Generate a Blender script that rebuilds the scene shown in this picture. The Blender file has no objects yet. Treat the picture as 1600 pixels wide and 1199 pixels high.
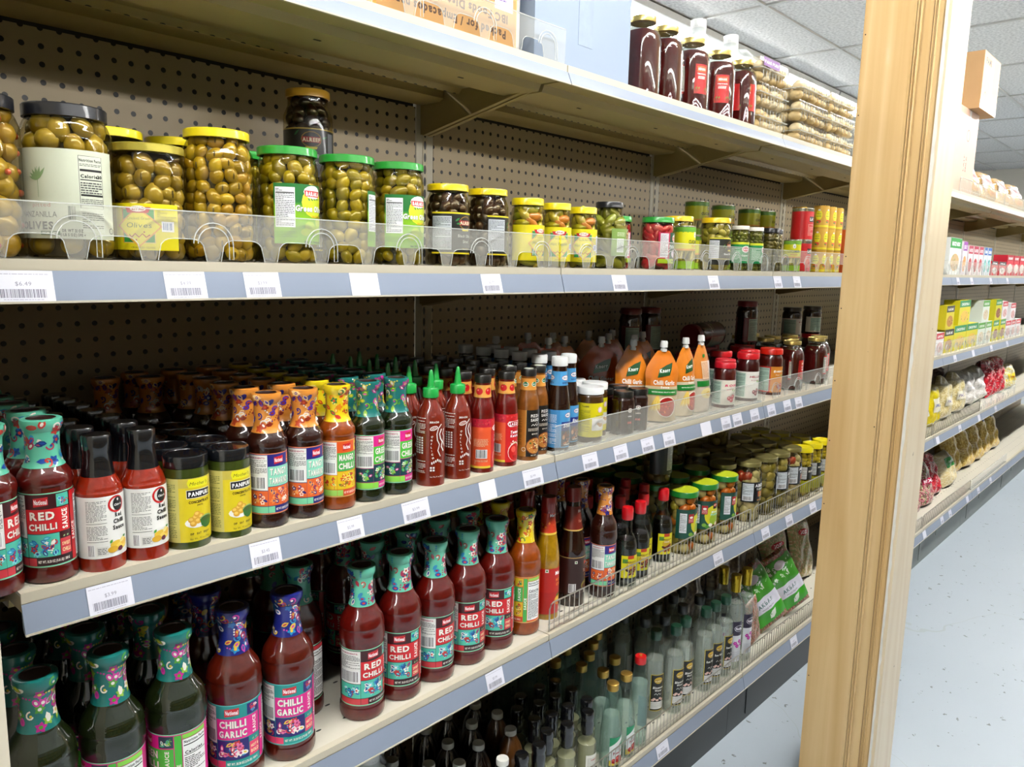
import bpy, bmesh, math, random
from mathutils import Vector, Matrix
PI = math.pi
sc = bpy.context.scene
col = sc.collection

# ---------------------------------------------------------------- camera, world, lights, exposure
F_PX, YAW, PITCH, ROLL = 1213.5, 0.8288, 0.1547, 0.0238
CAM = Vector((-1.1433, -0.9304, 1.4062))
fw = Vector((math.sin(YAW)*math.cos(PITCH), math.cos(YAW)*math.cos(PITCH), -math.sin(PITCH)))
rt = Vector((math.cos(YAW), -math.sin(YAW), 0)); up = rt.cross(fw)
rt2 = rt*math.cos(ROLL)+up*math.sin(ROLL); up2 = -rt*math.sin(ROLL)+up*math.cos(ROLL)
cd = bpy.data.cameras.new('camera'); cam = bpy.data.objects.new('camera', cd); col.objects.link(cam)
cd.sensor_width = 36.0; cd.lens = F_PX/1600*36.0; cd.clip_start = 0.02
m = Matrix((rt2, up2, -fw)).transposed().to_4x4(); m.translation = CAM; cam.matrix_world = m
sc.camera = cam
sc.view_settings.view_transform = 'Standard'; sc.view_settings.look = 'None'
sc.view_settings.gamma = 1.0; sc.view_settings.use_curve_mapping = False
sc.view_settings.exposure = 2.3
w = bpy.data.worlds.new('world'); sc.world = w; w.use_nodes = True
w.node_tree.nodes['Background'].inputs[0].default_value = (.8, .9, 1, 1)
w.node_tree.nodes['Background'].inputs[1].default_value = 0.01
try:
    sc.cycles.transparent_max_bounces = 32
    sc.cycles.max_bounces = 7; sc.cycles.diffuse_bounces = 1; sc.cycles.glossy_bounces = 3
    sc.cycles.sample_clamp_indirect = 4.0; sc.cycles.caustics_reflective = False; sc.cycles.caustics_refractive = False
except Exception: pass
LAMP = 17.0           # strength of the fluorescent tubes' diffusers
CEIL = 3.0

# ---------------------------------------------------------------- colours and materials
def lin(h):
    h = h.lstrip('#'); o = []
    for i in (0, 2, 4):
        c = int(h[i:i+2], 16)/255
        o.append(c/12.92 if c <= .04045 else ((c+.055)/1.055)**2.4)
    return (*o, 1)
MATS = {}
def nt(name):
    M = bpy.data.materials.new(name); M.use_nodes = True
    return M, M.node_tree.nodes, M.node_tree.links, M.node_tree.nodes['Principled BSDF']
def mat(name, c, rough=.45, metal=0, coat=0, var=.08, scale=40, bump=0):
    if name in MATS: return MATS[name]
    M, N, L, P = nt(name)
    P.inputs['Roughness'].default_value = rough; P.inputs['Metallic'].default_value = metal
    P.inputs['Coat Weight'].default_value = coat; P.inputs['Coat Roughness'].default_value = .05
    tc = N.new('ShaderNodeTexCoord'); no = N.new('ShaderNodeTexNoise'); no.inputs['Scale'].default_value = scale
    no.inputs['Detail'].default_value = 3
    L.new(tc.outputs['Object'], no.inputs['Vector'])
    mx = N.new('ShaderNodeMix'); mx.data_type = 'RGBA'
    a = lin(c); k = 1-var*2
    mx.inputs[6].default_value = (a[0]*k, a[1]*k, a[2]*k, 1); mx.inputs[7].default_value = tuple(min(1, x*(1+var*.8)) for x in a[:3])+(1,)
    L.new(no.outputs['Fac'], mx.inputs[0]); L.new(mx.outputs[2], P.inputs['Base Color'])
    if bump:
        b = N.new('ShaderNodeBump'); b.inputs['Strength'].default_value = bump; b.inputs['Distance'].default_value = .002
        L.new(no.outputs['Fac'], b.inputs['Height']); L.new(b.outputs[0], P.inputs['Normal'])
    MATS[name] = M; return M
def vmat(name, rough=.4, coat=.3, noise=0, scale=60, bump=0):
    if name in MATS: return MATS[name]
    M, N, L, P = nt(name)
    P.inputs['Roughness'].default_value = rough; P.inputs['Coat Weight'].default_value = coat; P.inputs['Coat Roughness'].default_value = .06
    a = N.new('ShaderNodeAttribute'); a.attribute_name = 'Col'
    if noise or bump:
        tc = N.new('ShaderNodeTexCoord'); no = N.new('ShaderNodeTexNoise'); no.inputs['Scale'].default_value = scale; no.inputs['Detail'].default_value = 4
        L.new(tc.outputs['Object'], no.inputs['Vector'])
        mr = N.new('ShaderNodeMapRange'); mr.inputs[1].default_value = .3; mr.inputs[2].default_value = .7
        mr.inputs[3].default_value = 1-noise; mr.inputs[4].default_value = 1+noise*.5; L.new(no.outputs['Fac'], mr.inputs[0])
        vm = N.new('ShaderNodeVectorMath'); vm.operation = 'SCALE'; L.new(a.outputs['Color'], vm.inputs[0]); L.new(mr.outputs[0], vm.inputs['Scale'])
        L.new(vm.outputs[0], P.inputs['Base Color'])
        if bump:
            b = N.new('ShaderNodeBump'); b.inputs['Strength'].default_value = bump; b.inputs['Distance'].default_value = .004
            L.new(no.outputs['Fac'], b.inputs['Height']); L.new(b.outputs[0], P.inputs['Normal'])
    else: L.new(a.outputs['Color'], P.inputs['Base Color'])
    MATS[name] = M; return M
def glass(name, tint='#f4fbf6', ior=1.45, rough=.02, edge=.75):
    if name in MATS: return MATS[name]
    M = bpy.data.materials.new(name); M.use_nodes = True; N = M.node_tree.nodes; L = M.node_tree.links
    N.remove(N['Principled BSDF']); out = N['Material Output']
    t = N.new('ShaderNodeBsdfTransparent'); g = N.new('ShaderNodeBsdfGlossy'); g.inputs['Roughness'].default_value = rough
    mx = N.new('ShaderNodeMixShader'); l2 = N.new('ShaderNodeLayerWeight'); l2.inputs['Blend'].default_value = .5
    pw = N.new('ShaderNodeMath'); pw.operation = 'POWER'; pw.inputs[1].default_value = 4.5; L.new(l2.outputs['Facing'], pw.inputs[0])
    f = N.new('ShaderNodeMath'); f.operation = 'MULTIPLY_ADD'; f.inputs[1].default_value = .75; f.inputs[2].default_value = ((ior-1)/(ior+1))**2; L.new(pw.outputs[0], f.inputs[0])
    lw = N.new('ShaderNodeLayerWeight'); lw.inputs['Blend'].default_value = .35
    a = lin(tint); cm = N.new('ShaderNodeMix'); cm.data_type = 'RGBA'
    cm.inputs[6].default_value = a; cm.inputs[7].default_value = (a[0]*edge, a[1]*edge, a[2]*edge, 1)
    L.new(lw.outputs['Facing'], cm.inputs[0]); L.new(cm.outputs[2], t.inputs[0])
    L.new(f.outputs[0], mx.inputs[0]); L.new(t.outputs[0], mx.inputs[1]); L.new(g.outputs[0], mx.inputs[2])
    L.new(mx.outputs[0], out.inputs[0]); MATS[name] = M; return M
def film(name, c, alpha, rough=.25):
    """milky translucent plastic: part see-through, part diffuse"""
    if name in MATS: return MATS[name]
    M, N, L, P = nt(name); P.inputs['Base Color'].default_value = lin(c); P.inputs['Roughness'].default_value = rough
    P.inputs['Alpha'].default_value = alpha; P.inputs['Coat Weight'].default_value = .5; MATS[name] = M; return M
def emit(name, c, s):
    M, N, L, P = nt(name); P.inputs['Base Color'].default_value = (.8, .8, .8, 1)
    P.inputs['Emission Color'].default_value = lin(c); P.inputs['Emission Strength'].default_value = s; return M

def cream_mat():
    return mat('cream painted steel', '#c6bfaa', .42, var=.04, scale=6)
def dots_mat(name, base, dark, px, pz, r, axes=(0, 2), ox=0., oz=0., rough=.5, edge=True, ellip=(1, 1), wash=.05):
    """painted steel with a grid of punched dark holes (object space)"""
    if name in MATS: return MATS[name]
    M, N, L, P = nt(name); P.inputs['Roughness'].default_value = rough
    tc = N.new('ShaderNodeTexCoord'); sp = N.new('ShaderNodeSeparateXYZ'); L.new(tc.outputs['Object'], sp.inputs[0])
    def cell(k, per, off, s):
        a = N.new('ShaderNodeMath'); a.operation = 'ADD'; a.inputs[1].default_value = off; L.new(sp.outputs[k], a.inputs[0])
        b = N.new('ShaderNodeMath'); b.operation = 'PINGPONG'; b.inputs[1].default_value = per/2; L.new(a.outputs[0], b.inputs[0])
        c = N.new('ShaderNodeMath'); c.operation = 'MULTIPLY'; c.inputs[1].default_value = 1/s; L.new(b.outputs[0], c.inputs[0])
        d = N.new('ShaderNodeMath'); d.operation = 'POWER'; d.inputs[1].default_value = 2; L.new(c.outputs[0], d.inputs[0]); return d
    x = cell(axes[0], px, ox, ellip[0]); z = cell(axes[1], pz, oz, ellip[1])
    s = N.new('ShaderNodeMath'); s.operation = 'ADD'; L.new(x.outputs[0], s.inputs[0]); L.new(z.outputs[0], s.inputs[1])
    q = N.new('ShaderNodeMath'); q.operation = 'SQRT'; L.new(s.outputs[0], q.inputs[0])
    lt = N.new('ShaderNodeMath'); lt.operation = 'LESS_THAN'; lt.inputs[1].default_value = r; L.new(q.outputs[0], lt.inputs[0])
    no = N.new('ShaderNodeTexNoise'); no.inputs['Scale'].default_value = 5; L.new(tc.outputs['Object'], no.inputs['Vector'])
    ba = N.new('ShaderNodeMix'); ba.data_type = 'RGBA'; a = lin(base)
    ba.inputs[6].default_value = tuple(v*(1-wash) for v in a[:3])+(1,); ba.inputs[7].default_value = tuple(min(1, v*(1+wash)) for v in a[:3])+(1,)
    L.new(no.outputs['Fac'], ba.inputs[0])
    mx = N.new('ShaderNodeMix'); mx.data_type = 'RGBA'; L.new(lt.outputs[0], mx.inputs[0]); L.new(ba.outputs[2], mx.inputs[6]); mx.inputs[7].default_value = lin(dark)
    L.new(mx.outputs[2], P.inputs['Base Color'])
    MATS[name] = M; return M

PRINT = vmat('printed paper label', .38, .25)
SLEEVE = vmat('printed shrink sleeve', .3, .5)
FOIL = vmat('printed plastic film', .28, .5, .10, 30, .25)
CARTON = vmat('printed carton', .5, .15)
FRUIT = vmat('pickled fruit', .3, .6, .22, 70)

# ---------------------------------------------------------------- mesh building
class MB:
    def __init__(s): s.v = []; s.f = []; s.m = []; s.c = []; s.sm = []
    def add(s, V, Fs, m=0, c=None, sm=True):
        b = len(s.v); s.v += [tuple(p) for p in V]
        for f in Fs:
            s.f.append([b+i for i in f]); s.m.append(m); s.c.append(c); s.sm.append(sm)
    def lathe(s, prof, seg=28, m=0, c=None, org=(0, 0, 0), sx=1, sy=1, sq=0):
        V = []; Fs = []; idx = []
        for r, z in prof:
            if r < 1e-6: idx.append([len(V)]); V.append((org[0], org[1], org[2]+z))
            else:
                idx.append(list(range(len(V), len(V)+seg)))
                for k in range(seg):
                    a = 2*PI*k/seg; ca, sa = math.cos(a), math.sin(a)
                    q = 1
                    if sq: q = 1/((abs(ca)**(2+sq)+abs(sa)**(2+sq))**(1/(2+sq)))
                    V.append((org[0]+r*ca*q*sx, org[1]+r*sa*q*sy, org[2]+z))
        for A, B in zip(idx, idx[1:]):
            for k in range(seg):
                k2 = (k+1) % seg
                if len(A) == 1 and len(B) == 1: continue
                if len(A) == 1: Fs.append((A[0], B[k2], B[k]))
                elif len(B) == 1: Fs.append((A[k], A[k2], B[0]))
                else: Fs.append((A[k], A[k2], B[k2], B[k]))
        s.add(V, Fs, m, c)
    def box(s, a, b, m=0, c=None):
        x0, y0, z0 = a; x1, y1, z1 = b
        s.add([(x0, y0, z0), (x1, y0, z0), (x1, y1, z0), (x0, y1, z0), (x0, y0, z1), (x1, y0, z1), (x1, y1, z1), (x0, y1, z1)],
              [(0, 3, 2, 1), (4, 5, 6, 7), (0, 1, 5, 4), (1, 2, 6, 5), (2, 3, 7, 6), (3, 0, 4, 7)], m, c, False)
    def prism(s, pts, x0, x1, m=0, c=None):      # profile in (y, z), extruded along x; pts counter-clockwise seen from +x
        n = len(pts); V = [(x0, y, z) for y, z in pts]+[(x1, y, z) for y, z in pts]
        Fs = [tuple(range(n))[::-1], tuple(range(n, 2*n))]+[(i, (i+1) % n, n+(i+1) % n, n+i) for i in range(n)]
        s.add(V, Fs, m, c, False)
    def tube(s, pts, r, seg=6, m=0, c=None, closed=False):
        pts = [Vector(p) for p in pts]; n = len(pts); V = []; Fs = []
        for i, p in enumerate(pts):
            a = pts[max(i-1, 0)] if not closed else pts[i-1]; b = pts[min(i+1, n-1)] if not closed else pts[(i+1) % n]
            t = (b-a).normalized(); u = t.cross(Vector((0, 0, 1)))
            if u.length < .1: u = t.cross(Vector((0, 1, 0)))
            u.normalize(); w_ = t.cross(u)
            for k in range(seg):
                g = 2*PI*k/seg; V.append(p+u*(r*math.cos(g))+w_*(r*math.sin(g)))
        for i in range(n if closed else n-1):
            j = (i+1) % n
            for k in range(seg):
                k2 = (k+1) % seg; Fs.append((i*seg+k, j*seg+k, j*seg+k2, i*seg+k2))
        if not closed: Fs += [tuple(range(seg)), tuple(range((n-1)*seg, n*seg))[::-1]]
        s.add(V, Fs, m, c)
    def blob(s, p, r, rot=None, m=0, c=None, seg=8, rings=6):
        V = []; Fs = []; R = rot.to_matrix() if rot else Matrix.Identity(3); p = Vector(p)
        for i in range(1, rings):
            t = PI*i/rings
            for k in range(seg):
                a = 2*PI*k/seg
                V.append(p+R@Vector((r[0]*math.sin(t)*math.cos(a), r[1]*math.sin(t)*math.sin(a), r[2]*math.cos(t))))
        b = len(V); V += [p+R@Vector((0, 0, r[2])), p+R@Vector((0, 0, -r[2]))]
        for i in range(rings-2):
            for k in range(seg):
                k2 = (k+1) % seg; Fs.append((i*seg+k, (i+1)*seg+k, (i+1)*seg+k2, i*seg+k2))
        for k in range(seg):
            k2 = (k+1) % seg; Fs += [(b, k, k2), (b+1, (rings-2)*seg+k2, (rings-2)*seg+k)]
        s.add(V, Fs, m, c)
    def mesh(s, name, mats, sharp=38):
        me = bpy.data.meshes.new(name); me.from_pydata(s.v, [], s.f)
        for M in mats: me.materials.append(M)
        me.polygons.foreach_set('material_index', s.m); me.polygons.foreach_set('use_smooth', s.sm)
        if any(c is not None for c in s.c):
            at = me.color_attributes.new('Col', 'FLOAT_COLOR', 'CORNER'); d = []
            for f, c in zip(s.f, s.c):
                cc = lin(c) if isinstance(c, str) else (c or (.5, .5, .5, 1))
                d += list(cc)*len(f)
            at.data.foreach_set('color', d)
        me.update()
        if sharp: me.set_sharp_from_angle(angle=math.radians(sharp))
        return me
def curve(pts, n=4):
    """Catmull-Rom through a profile"""
    P = [pts[0]]+list(pts)+[pts[-1]]; out = []
    for i in range(1, len(P)-2):
        a, b, c, d = P[i-1], P[i], P[i+1], P[i+2]
        for k in range(n):
            t = k/n
            out.append(tuple(.5*((2*b[j])+(-a[j]+c[j])*t+(2*a[j]-5*b[j]+4*c[j]-d[j])*t*t+(-a[j]+3*b[j]-3*c[j]+d[j])*t**3) for j in (0, 1)))
    out.append(pts[-1]); return out
def rfun(prof):
    pr = sorted([(z, r) for r, z in prof if r > 1e-5])
    def f(z):
        if z <= pr[0][0]: return pr[0][1]
        for (z0, r0), (z1, r1) in zip(pr, pr[1:]):
            if z <= z1: return r0+(r1-r0)*((z-z0)/max(z1-z0, 1e-9))
        return pr[-1][1]
    return f

# ---------------------------------------------------------------- lettering
GL = {}
CH = ''.join(chr(i) for i in range(33, 127))+'ﺔﺼﻠﺻﺍﺰﺘﻴﺑﺩﺭﻭﺀﺎﻣﻥﻮﺘﻳﺯ℮'
def make_glyphs():
    obs = []
    for bold in (0, 1):
        for ch in CH:
            cu = bpy.data.curves.new('g', 'FONT'); cu.body = ch; cu.resolution_u = 2; cu.offset = .04 if bold else 0
            o = bpy.data.objects.new('g', cu); col.objects.link(o); obs.append((ch, bold, o, cu))
    bpy.context.view_layer.update(); dg = bpy.context.evaluated_depsgraph_get()
    for ch, bold, o, cu in obs:
        e = o.evaluated_get(dg); me = e.to_mesh()
        V = [(v.co.x, v.co.y) for v in me.vertices]; Fs = [tuple(p.vertices) for p in me.polygons]
        e.to_mesh_clear()
        if V:
            x0 = min(v[0] for v in V); x1 = max(v[0] for v in V)
            V = [(v[0]-x0, v[1]) for v in V]; GL[(ch, bold)] = (V, Fs, x1-x0)
    for ch, bold, o, cu in obs:
        bpy.data.objects.remove(o); bpy.data.curves.remove(cu)
make_glyphs()

class Art:
    """flat artwork in millimetres (u to the right, v up), later laid on a surface"""
    def __init__(s): s.q = []; s.n = 0; s.hold = None
    def poly(s, pts, c):
        s.q.append((list(pts), [tuple(range(len(pts)))], c, s.n if s.hold is None else s.hold)); s.n += s.hold is None
    def many(s, V, Fs, c):
        s.q.append((V, Fs, c, s.n if s.hold is None else s.hold)); s.n += s.hold is None
    def rect(s, x0, y0, x1, y1, c): s.poly([(x0, y0), (x1, y0), (x1, y1), (x0, y1)], c)
    def ell(s, x, y, rx, ry, c, n=14, rot=0):
        co, si = math.cos(rot), math.sin(rot)
        s.poly([(x+rx*math.cos(2*PI*k/n)*co-ry*math.sin(2*PI*k/n)*si, y+rx*math.cos(2*PI*k/n)*si+ry*math.sin(2*PI*k/n)*co) for k in range(n)], c)
    def text(s, t, x, y, h, c, bold=1, w=None, al='c', rot=0, wide=1.0, slant=0, gap=.1):
        k = h/.72; V = []; Fs = []; cx = 0
        for ch in t:
            if ch == ' ': cx += .33; continue
            g = GL.get((ch, bold))
            if not g: cx += .5; continue
            b = len(V); V += [(cx+p[0]+p[1]*slant, p[1]) for p in g[0]]; Fs += [tuple(b+i for i in f) for f in g[1]]; cx += g[2]+gap
        if not V: return
        cx -= gap; sx = k*wide
        if w: sx = w/cx
        ox = {'c': -cx/2, 'l': 0, 'r': -cx}[al]; co, si = math.cos(rot), math.sin(rot)
        V = [((p[0]+ox)*sx, (p[1]-.36)*k) for p in V]
        s.many([(x+p[0]*co-p[1]*si, y+p[0]*si+p[1]*co) for p in V], Fs, c)
    def fine(s, x0, y0, x1, y1, c, step=1.6, seed=1, fill=.5):
        R = random.Random(seed); V = []; Fs = []; y = y1-step
        while y > y0:
            x = x0
            while x < x1-1:
                l = R.uniform(1.2, 4.5); e = min(x+l, x1); b = len(V)
                V += [(x, y), (e, y), (e, y+step*fill), (x, y+step*fill)]; Fs.append((b, b+1, b+2, b+3)); x = e+.7
                if R.random() < .06: break
            y -= step
        if V: s.many(V, Fs, c)
    def bars(s, x0, y0, x1, y1, c='#111111', bg='#f4f4f4', seed=3):
        if bg: s.rect(x0, y0, x1, y1, bg)
        R = random.Random(seed); x = x0+.8; V = []; Fs = []
        while x < x1-1.2:
            l = R.choice((.35, .35, .7, 1.0)); b = len(V)
            V += [(x, y0+1), (x+l, y0+1), (x+l, y1-.6), (x, y1-.6)]; Fs.append((b, b+1, b+2, b+3)); x += l+R.choice((.4, .4, .8))
        s.many(V, Fs, c)
    def stroke(s, pts, wd, c):
        V = []; Fs = []
        for i, p in enumerate(pts):
            a = pts[max(i-1, 0)]; b = pts[min(i+1, len(pts)-1)]; dx, dy = b[0]-a[0], b[1]-a[1]; l = math.hypot(dx, dy) or 1
            V += [(p[0]-dy/l*wd/2, p[1]+dx/l*wd/2), (p[0]+dy/l*wd/2, p[1]-dx/l*wd/2)]
        for i in range(len(pts)-1): Fs.append((2*i, 2*i+1, 2*i+3, 2*i+2))
        s.many(V, Fs, c)
    def ring(s, x, y, r, wd, c, ry=None, n=20):
        ry = ry or r; s.stroke([(x+r*math.cos(2*PI*k/n), y+ry*math.sin(2*PI*k/n)) for k in range(n+1)], wd, c)
    def leaf(s, x, y, l, wd, rot, c):
        co, si = math.cos(rot), math.sin(rot); P = [(0, 0), (.25*l, wd*.45), (.6*l, wd*.5), (l, 0), (.6*l, -wd*.5), (.25*l, -wd*.45)]
        s.poly([(x+p[0]*co-p[1]*si, y+p[0]*si+p[1]*co) for p in P], c)
    def flora(s, x0, y0, x1, y1, cols, n, seed, k=1.0):
        R = random.Random(seed); M = 2.2*k; b0 = s.n
        def H_(v): s.hold = v
        for i in range(n):
            x = R.uniform(x0+M, x1-M) if x1-x0 > 2*M else (x0+x1)/2; y = R.uniform(y0+M, y1-M) if y1-y0 > 2*M else (y0+y1)/2
            c = R.choice(cols); c2 = R.choice(cols); t = R.random(); a = R.uniform(0, 2*PI); l0 = b0+(i % 5)*2; H_(l0)
            if t < .3:
                s.leaf(x-2*k*math.cos(a), y-2*k*math.sin(a), 4.4*k, 2.2*k, a, c); H_(l0+1); s.leaf(x-1.4*k*math.cos(a), y-1.4*k*math.sin(a), 2.8*k, 1*k, a, c2)
            elif t < .5:
                for q in range(5): s.leaf(x, y, 2.4*k, 1.5*k, a+q*2*PI/5, c)
                H_(l0+1); s.ell(x, y, .8*k, .8*k, c2, 8)
            elif t < .7:
                s.stroke([(x+(2.2-.18*j)*k*math.cos(a+j*.55), y+(2.2-.18*j)*k*math.sin(a+j*.55)) for j in range(9)], .7*k, c); H_(l0+1); s.ell(x, y, .6*k, .6*k, c2, 8)
            elif t < .85:
                s.ell(x, y, 2.0*k, 1.3*k, c, 10, a); H_(l0+1); s.ell(x, y, 1.0*k, .6*k, c2, 8, a)
            else:
                for q in (-1, 0, 1): s.ell(x+1.4*k*q*math.cos(a), y+1.4*k*q*math.sin(a), .5*k, .5*k, c, 6)
        s.hold = None; s.n = b0+10
    def mesh(s, name, mapf, mt=None, us=1.5, vs=None, lay=.00003, base=None):
        lay = min(lay, max(.000011, .0008/max(1, s.n)))
        bm = bmesh.new(); cl = bm.loops.layers.float_color.new('Col'); ll = bm.verts.layers.float.new('lay')
        for V, Fs, c, n in s.q:
            bv = []
            for p in V:
                v = bm.verts.new((p[0], p[1], 0)); v[ll] = n; bv.append(v)
            cc = lin(c)
            for f in Fs:
                try: fa = bm.faces.new([bv[i] for i in f])
                except ValueError: continue
                for lo in fa.loops: lo[cl] = cc
        xs = [v.co.x for v in bm.verts]; ys = [v.co.y for v in bm.verts]
        def cut(lo, hi, st, no):
            k = math.floor(lo/st)+1
            while k*st < hi:
                bmesh.ops.bisect_plane(bm, geom=bm.verts[:]+bm.edges[:]+bm.faces[:], plane_co=(k*st*no[0], k*st*no[1], 0), plane_no=(*no, 0)); k += 1
        if us: cut(min(xs), max(xs), us, (1, 0))
        if vs: cut(min(ys), max(ys), vs, (0, 1))
        for v in bm.verts: v.co = mapf(v.co.x*.001, v.co.y*.001, .00025+v[ll]*lay)
        me = bpy.data.meshes.new(name); bm.to_mesh(me); bm.free(); me.materials.append(mt or PRINT); return me
def wrap(rf, rref=None, rot=0):
    def f(u, v, o):
        r = rf(v); a = u/(rref or r)+rot; r += o; return (r*math.sin(a), -r*math.cos(a), v)
    return f
def flat(y=0, z=0, x=0): return lambda u, v, o: (x+u, y-o, z+v)

# ---------------------------------------------------------------- things
def setp(o, label, cat, group=None, kind=None):
    if label: o['label'] = label
    if cat: o['category'] = cat
    if group: o['group'] = group
    if kind: o['kind'] = kind
    return o
PROTO = {}
def proto(key, name, cat, parts):          # parts: (name, mesh, [sub parts], label, kind)
    PROTO[key] = (name, cat, parts)
def put(key, x, y, z, rz, label, group=None, tilt=None, cat=None, s=1.0):
    name, c, parts = PROTO[key]
    o = bpy.data.objects.new(name, None); o.empty_display_size = .02; col.objects.link(o)
    o.location = (x, y, z); o.rotation_euler = (tilt[0], tilt[1], rz) if tilt else (0, 0, rz); o.scale = (s, s, s)
    setp(o, label, cat or c, group)
    for p in parts: attach(p, o)
    if tilt:            # stand it on its lowest point
        Rm = o.rotation_euler.to_matrix(); o.location.z = z-min((Rm@v.co).z for p in parts for v in p[1].vertices)*s+.0003
    return o
def attach(p, parent):
    q = bpy.data.objects.new(p[0], p[1]); col.objects.link(q); q.parent = parent
    if len(p) > 3 and p[3]: q['label'] = p[3]
    if len(p) > 4 and p[4]: q['kind'] = p[4]
    for sub in (p[2] if len(p) > 2 and p[2] else []): attach(sub, q)
    return q
def solo(name, me, label=None, cat=None, group=None, kind=None, loc=(0, 0, 0), rz=0):
    o = bpy.data.objects.new(name, me); col.objects.link(o); o.location = loc; o.rotation_euler = (0, 0, rz)
    return setp(o, label, cat, group, kind)
def M1(f, name, mats, **k):
    b = MB(); f(b); return b.mesh(name, mats, **k)

# ---------------------------------------------------------------- room
FLOORM = None
def floor_mat():
    M, N, L, P = nt('grey painted concrete floor'); P.inputs['Roughness'].default_value = .38
    tc = N.new('ShaderNodeTexCoord'); n1 = N.new('ShaderNodeTexNoise'); n1.inputs['Scale'].default_value = 1.3; n1.inputs['Detail'].default_value = 5
    L.new(tc.outputs['Object'], n1.inputs[0])
    a = N.new('ShaderNodeMix'); a.data_type = 'RGBA'; a.inputs[6].default_value = lin('#a0abb4'); a.inputs[7].default_value = lin('#aeb8c0'); L.new(n1.outputs['Fac'], a.inputs[0])
    # chips and dirt specks
    v = N.new('ShaderNodeTexNoise'); v.inputs['Scale'].default_value = 26; v.inputs['Detail'].default_value = 4; v.inputs['Roughness'].default_value = .62; L.new(tc.outputs['Object'], v.inputs[0])
    g = N.new('ShaderNodeMath'); g.operation = 'GREATER_THAN'; g.inputs[1].default_value = .665; L.new(v.outputs['Fac'], g.inputs[0])
    b = N.new('ShaderNodeMix'); b.data_type = 'RGBA'; L.new(g.outputs[0], b.inputs[0]); L.new(a.outputs[2], b.inputs[6]); b.inputs[7].default_value = lin('#6c716f')
    # hairline cracks
    vo = N.new('ShaderNodeTexVoronoi'); vo.feature = 'DISTANCE_TO_EDGE'; vo.inputs['Scale'].default_value = .55
    wv = N.new('ShaderNodeTexNoise'); wv.inputs['Scale'].default_value = 3
    av = N.new('ShaderNodeVectorMath'); av.operation = 'MULTIPLY_ADD'; L.new(tc.outputs['Object'], wv.inputs[0])
    L.new(wv.outputs['Color'], av.inputs[0]); av.inputs[1].default_value = (.5, .5, 0); L.new(tc.outputs['Object'], av.inputs[2]); L.new(av.outputs[0], vo.inputs['Vector'])
    l = N.new('ShaderNodeMath'); l.operation = 'LESS_THAN'; l.inputs[1].default_value = .0006; L.new(vo.outputs['Distance'], l.inputs[0])
    c = N.new('ShaderNodeMix'); c.data_type = 'RGBA'; L.new(l.outputs[0], c.inputs[0]); L.new(b.outputs[2], c.inputs[6]); c.inputs[7].default_value = lin('#a2abae')
    L.new(c.outputs[2], P.inputs['Base Color'])
    bu = N.new('ShaderNodeBump'); bu.inputs['Strength'].default_value = .12; L.new(v.outputs['Fac'], bu.inputs['Height']); L.new(bu.outputs[0], P.inputs['Normal'])
    return M
def ceil_mat():
    M, N, L, P = nt('speckled acoustic tile'); P.inputs['Roughness'].default_value = .9
    tc = N.new('ShaderNodeTexCoord'); v = N.new('ShaderNodeTexNoise'); v.inputs['Scale'].default_value = 55; v.inputs['Detail'].default_value = 3; L.new(tc.outputs['Object'], v.inputs[0])
    r = N.new('ShaderNodeMapRange'); r.inputs[1].default_value = .35; r.inputs[2].default_value = .6; L.new(v.outputs['Fac'], r.inputs[0])
    m_ = N.new('ShaderNodeMix'); m_.data_type = 'RGBA'; L.new(r.outputs[0], m_.inputs[0]); m_.inputs[6].default_value = lin('#d4d4d2'); m_.inputs[7].default_value = lin('#f4f4f2')
    L.new(m_.outputs[2], P.inputs['Base Color'])
    b = N.new('ShaderNodeBump'); b.inputs['Strength'].default_value = .25; b.inputs['Distance'].default_value = .003; L.new(v.outputs['Fac'], b.inputs['Height']); L.new(b.outputs[0], P.inputs['Normal'])
    return M
XW, XE, YS, YN = -4.0, 13.0, -7.5, 6.5
solo('floor', M1(lambda b: b.box((XW, YS, -.06), (XE, YN, 0)), 'floor', [floor_mat()]), kind='structure')
solo('ceiling', M1(lambda b: b.box((XW, YS, CEIL), (XE, YN, CEIL+.05)), 'ceiling', [ceil_mat()]), kind='structure')
WALLM = mat('off-white painted wall', '#d6d3c8', .7, var=.03, scale=2)
solo('wall_west', M1(lambda b: b.box((XW-.1, YS, 0), (XW, YN, CEIL)), 'wall_west', [WALLM]), kind='structure')
solo('wall_east', M1(lambda b: b.box((XE, YS, 0), (XE+.1, YN, CEIL)), 'wall_east', [WALLM]), kind='structure')
solo('wall_south', M1(lambda b: b.box((XW, YS-.1, 0), (XE, YS, CEIL)), 'wall_south', [WALLM]), kind='structure')
solo('wall_north', M1(lambda b: b.box((XW, YN, 0), (XE, YN+.1, CEIL)), 'wall_north', [WALLM]), kind='structure')
TEE = mat('white tee bar', '#d9dad6', .4, var=.02)
def tees(b):
    y = 1.385-.61*14
    while y < YN:
        if y > YS: b.box((XW, y-.012, CEIL-.012), (XE, y+.012, CEIL+.001))
        y += .61
    x = 4.81-1.22*7
    while x < XE:
        if x > XW: b.box((x-.012, YS, CEIL-.0115), (x+.012, YN, CEIL+.0005))
        x += 1.22
solo('trim_1', M1(tees, 'ceiling_grid', [TEE]), kind='structure')
TUBE = emit('lit lamp diffuser', '#fdfbf8', LAMP); HOUS = mat('white enamel housing', '#e3e6e4', .3, var=.02)
def fixture(b): b.prism([(-.10, 0), (-.13, -.0), (-.12, -.035), (-.06, -.05), (.06, -.05), (.12, -.035), (.13, 0)][::-1], -.61, .61)
lampm = M1(fixture, 'housing', [HOUS]); difm = M1(lambda b: b.box((-.59, -.06, -.058), (.59, .06, -.0505)), 'diffuser', [TUBE])
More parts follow.
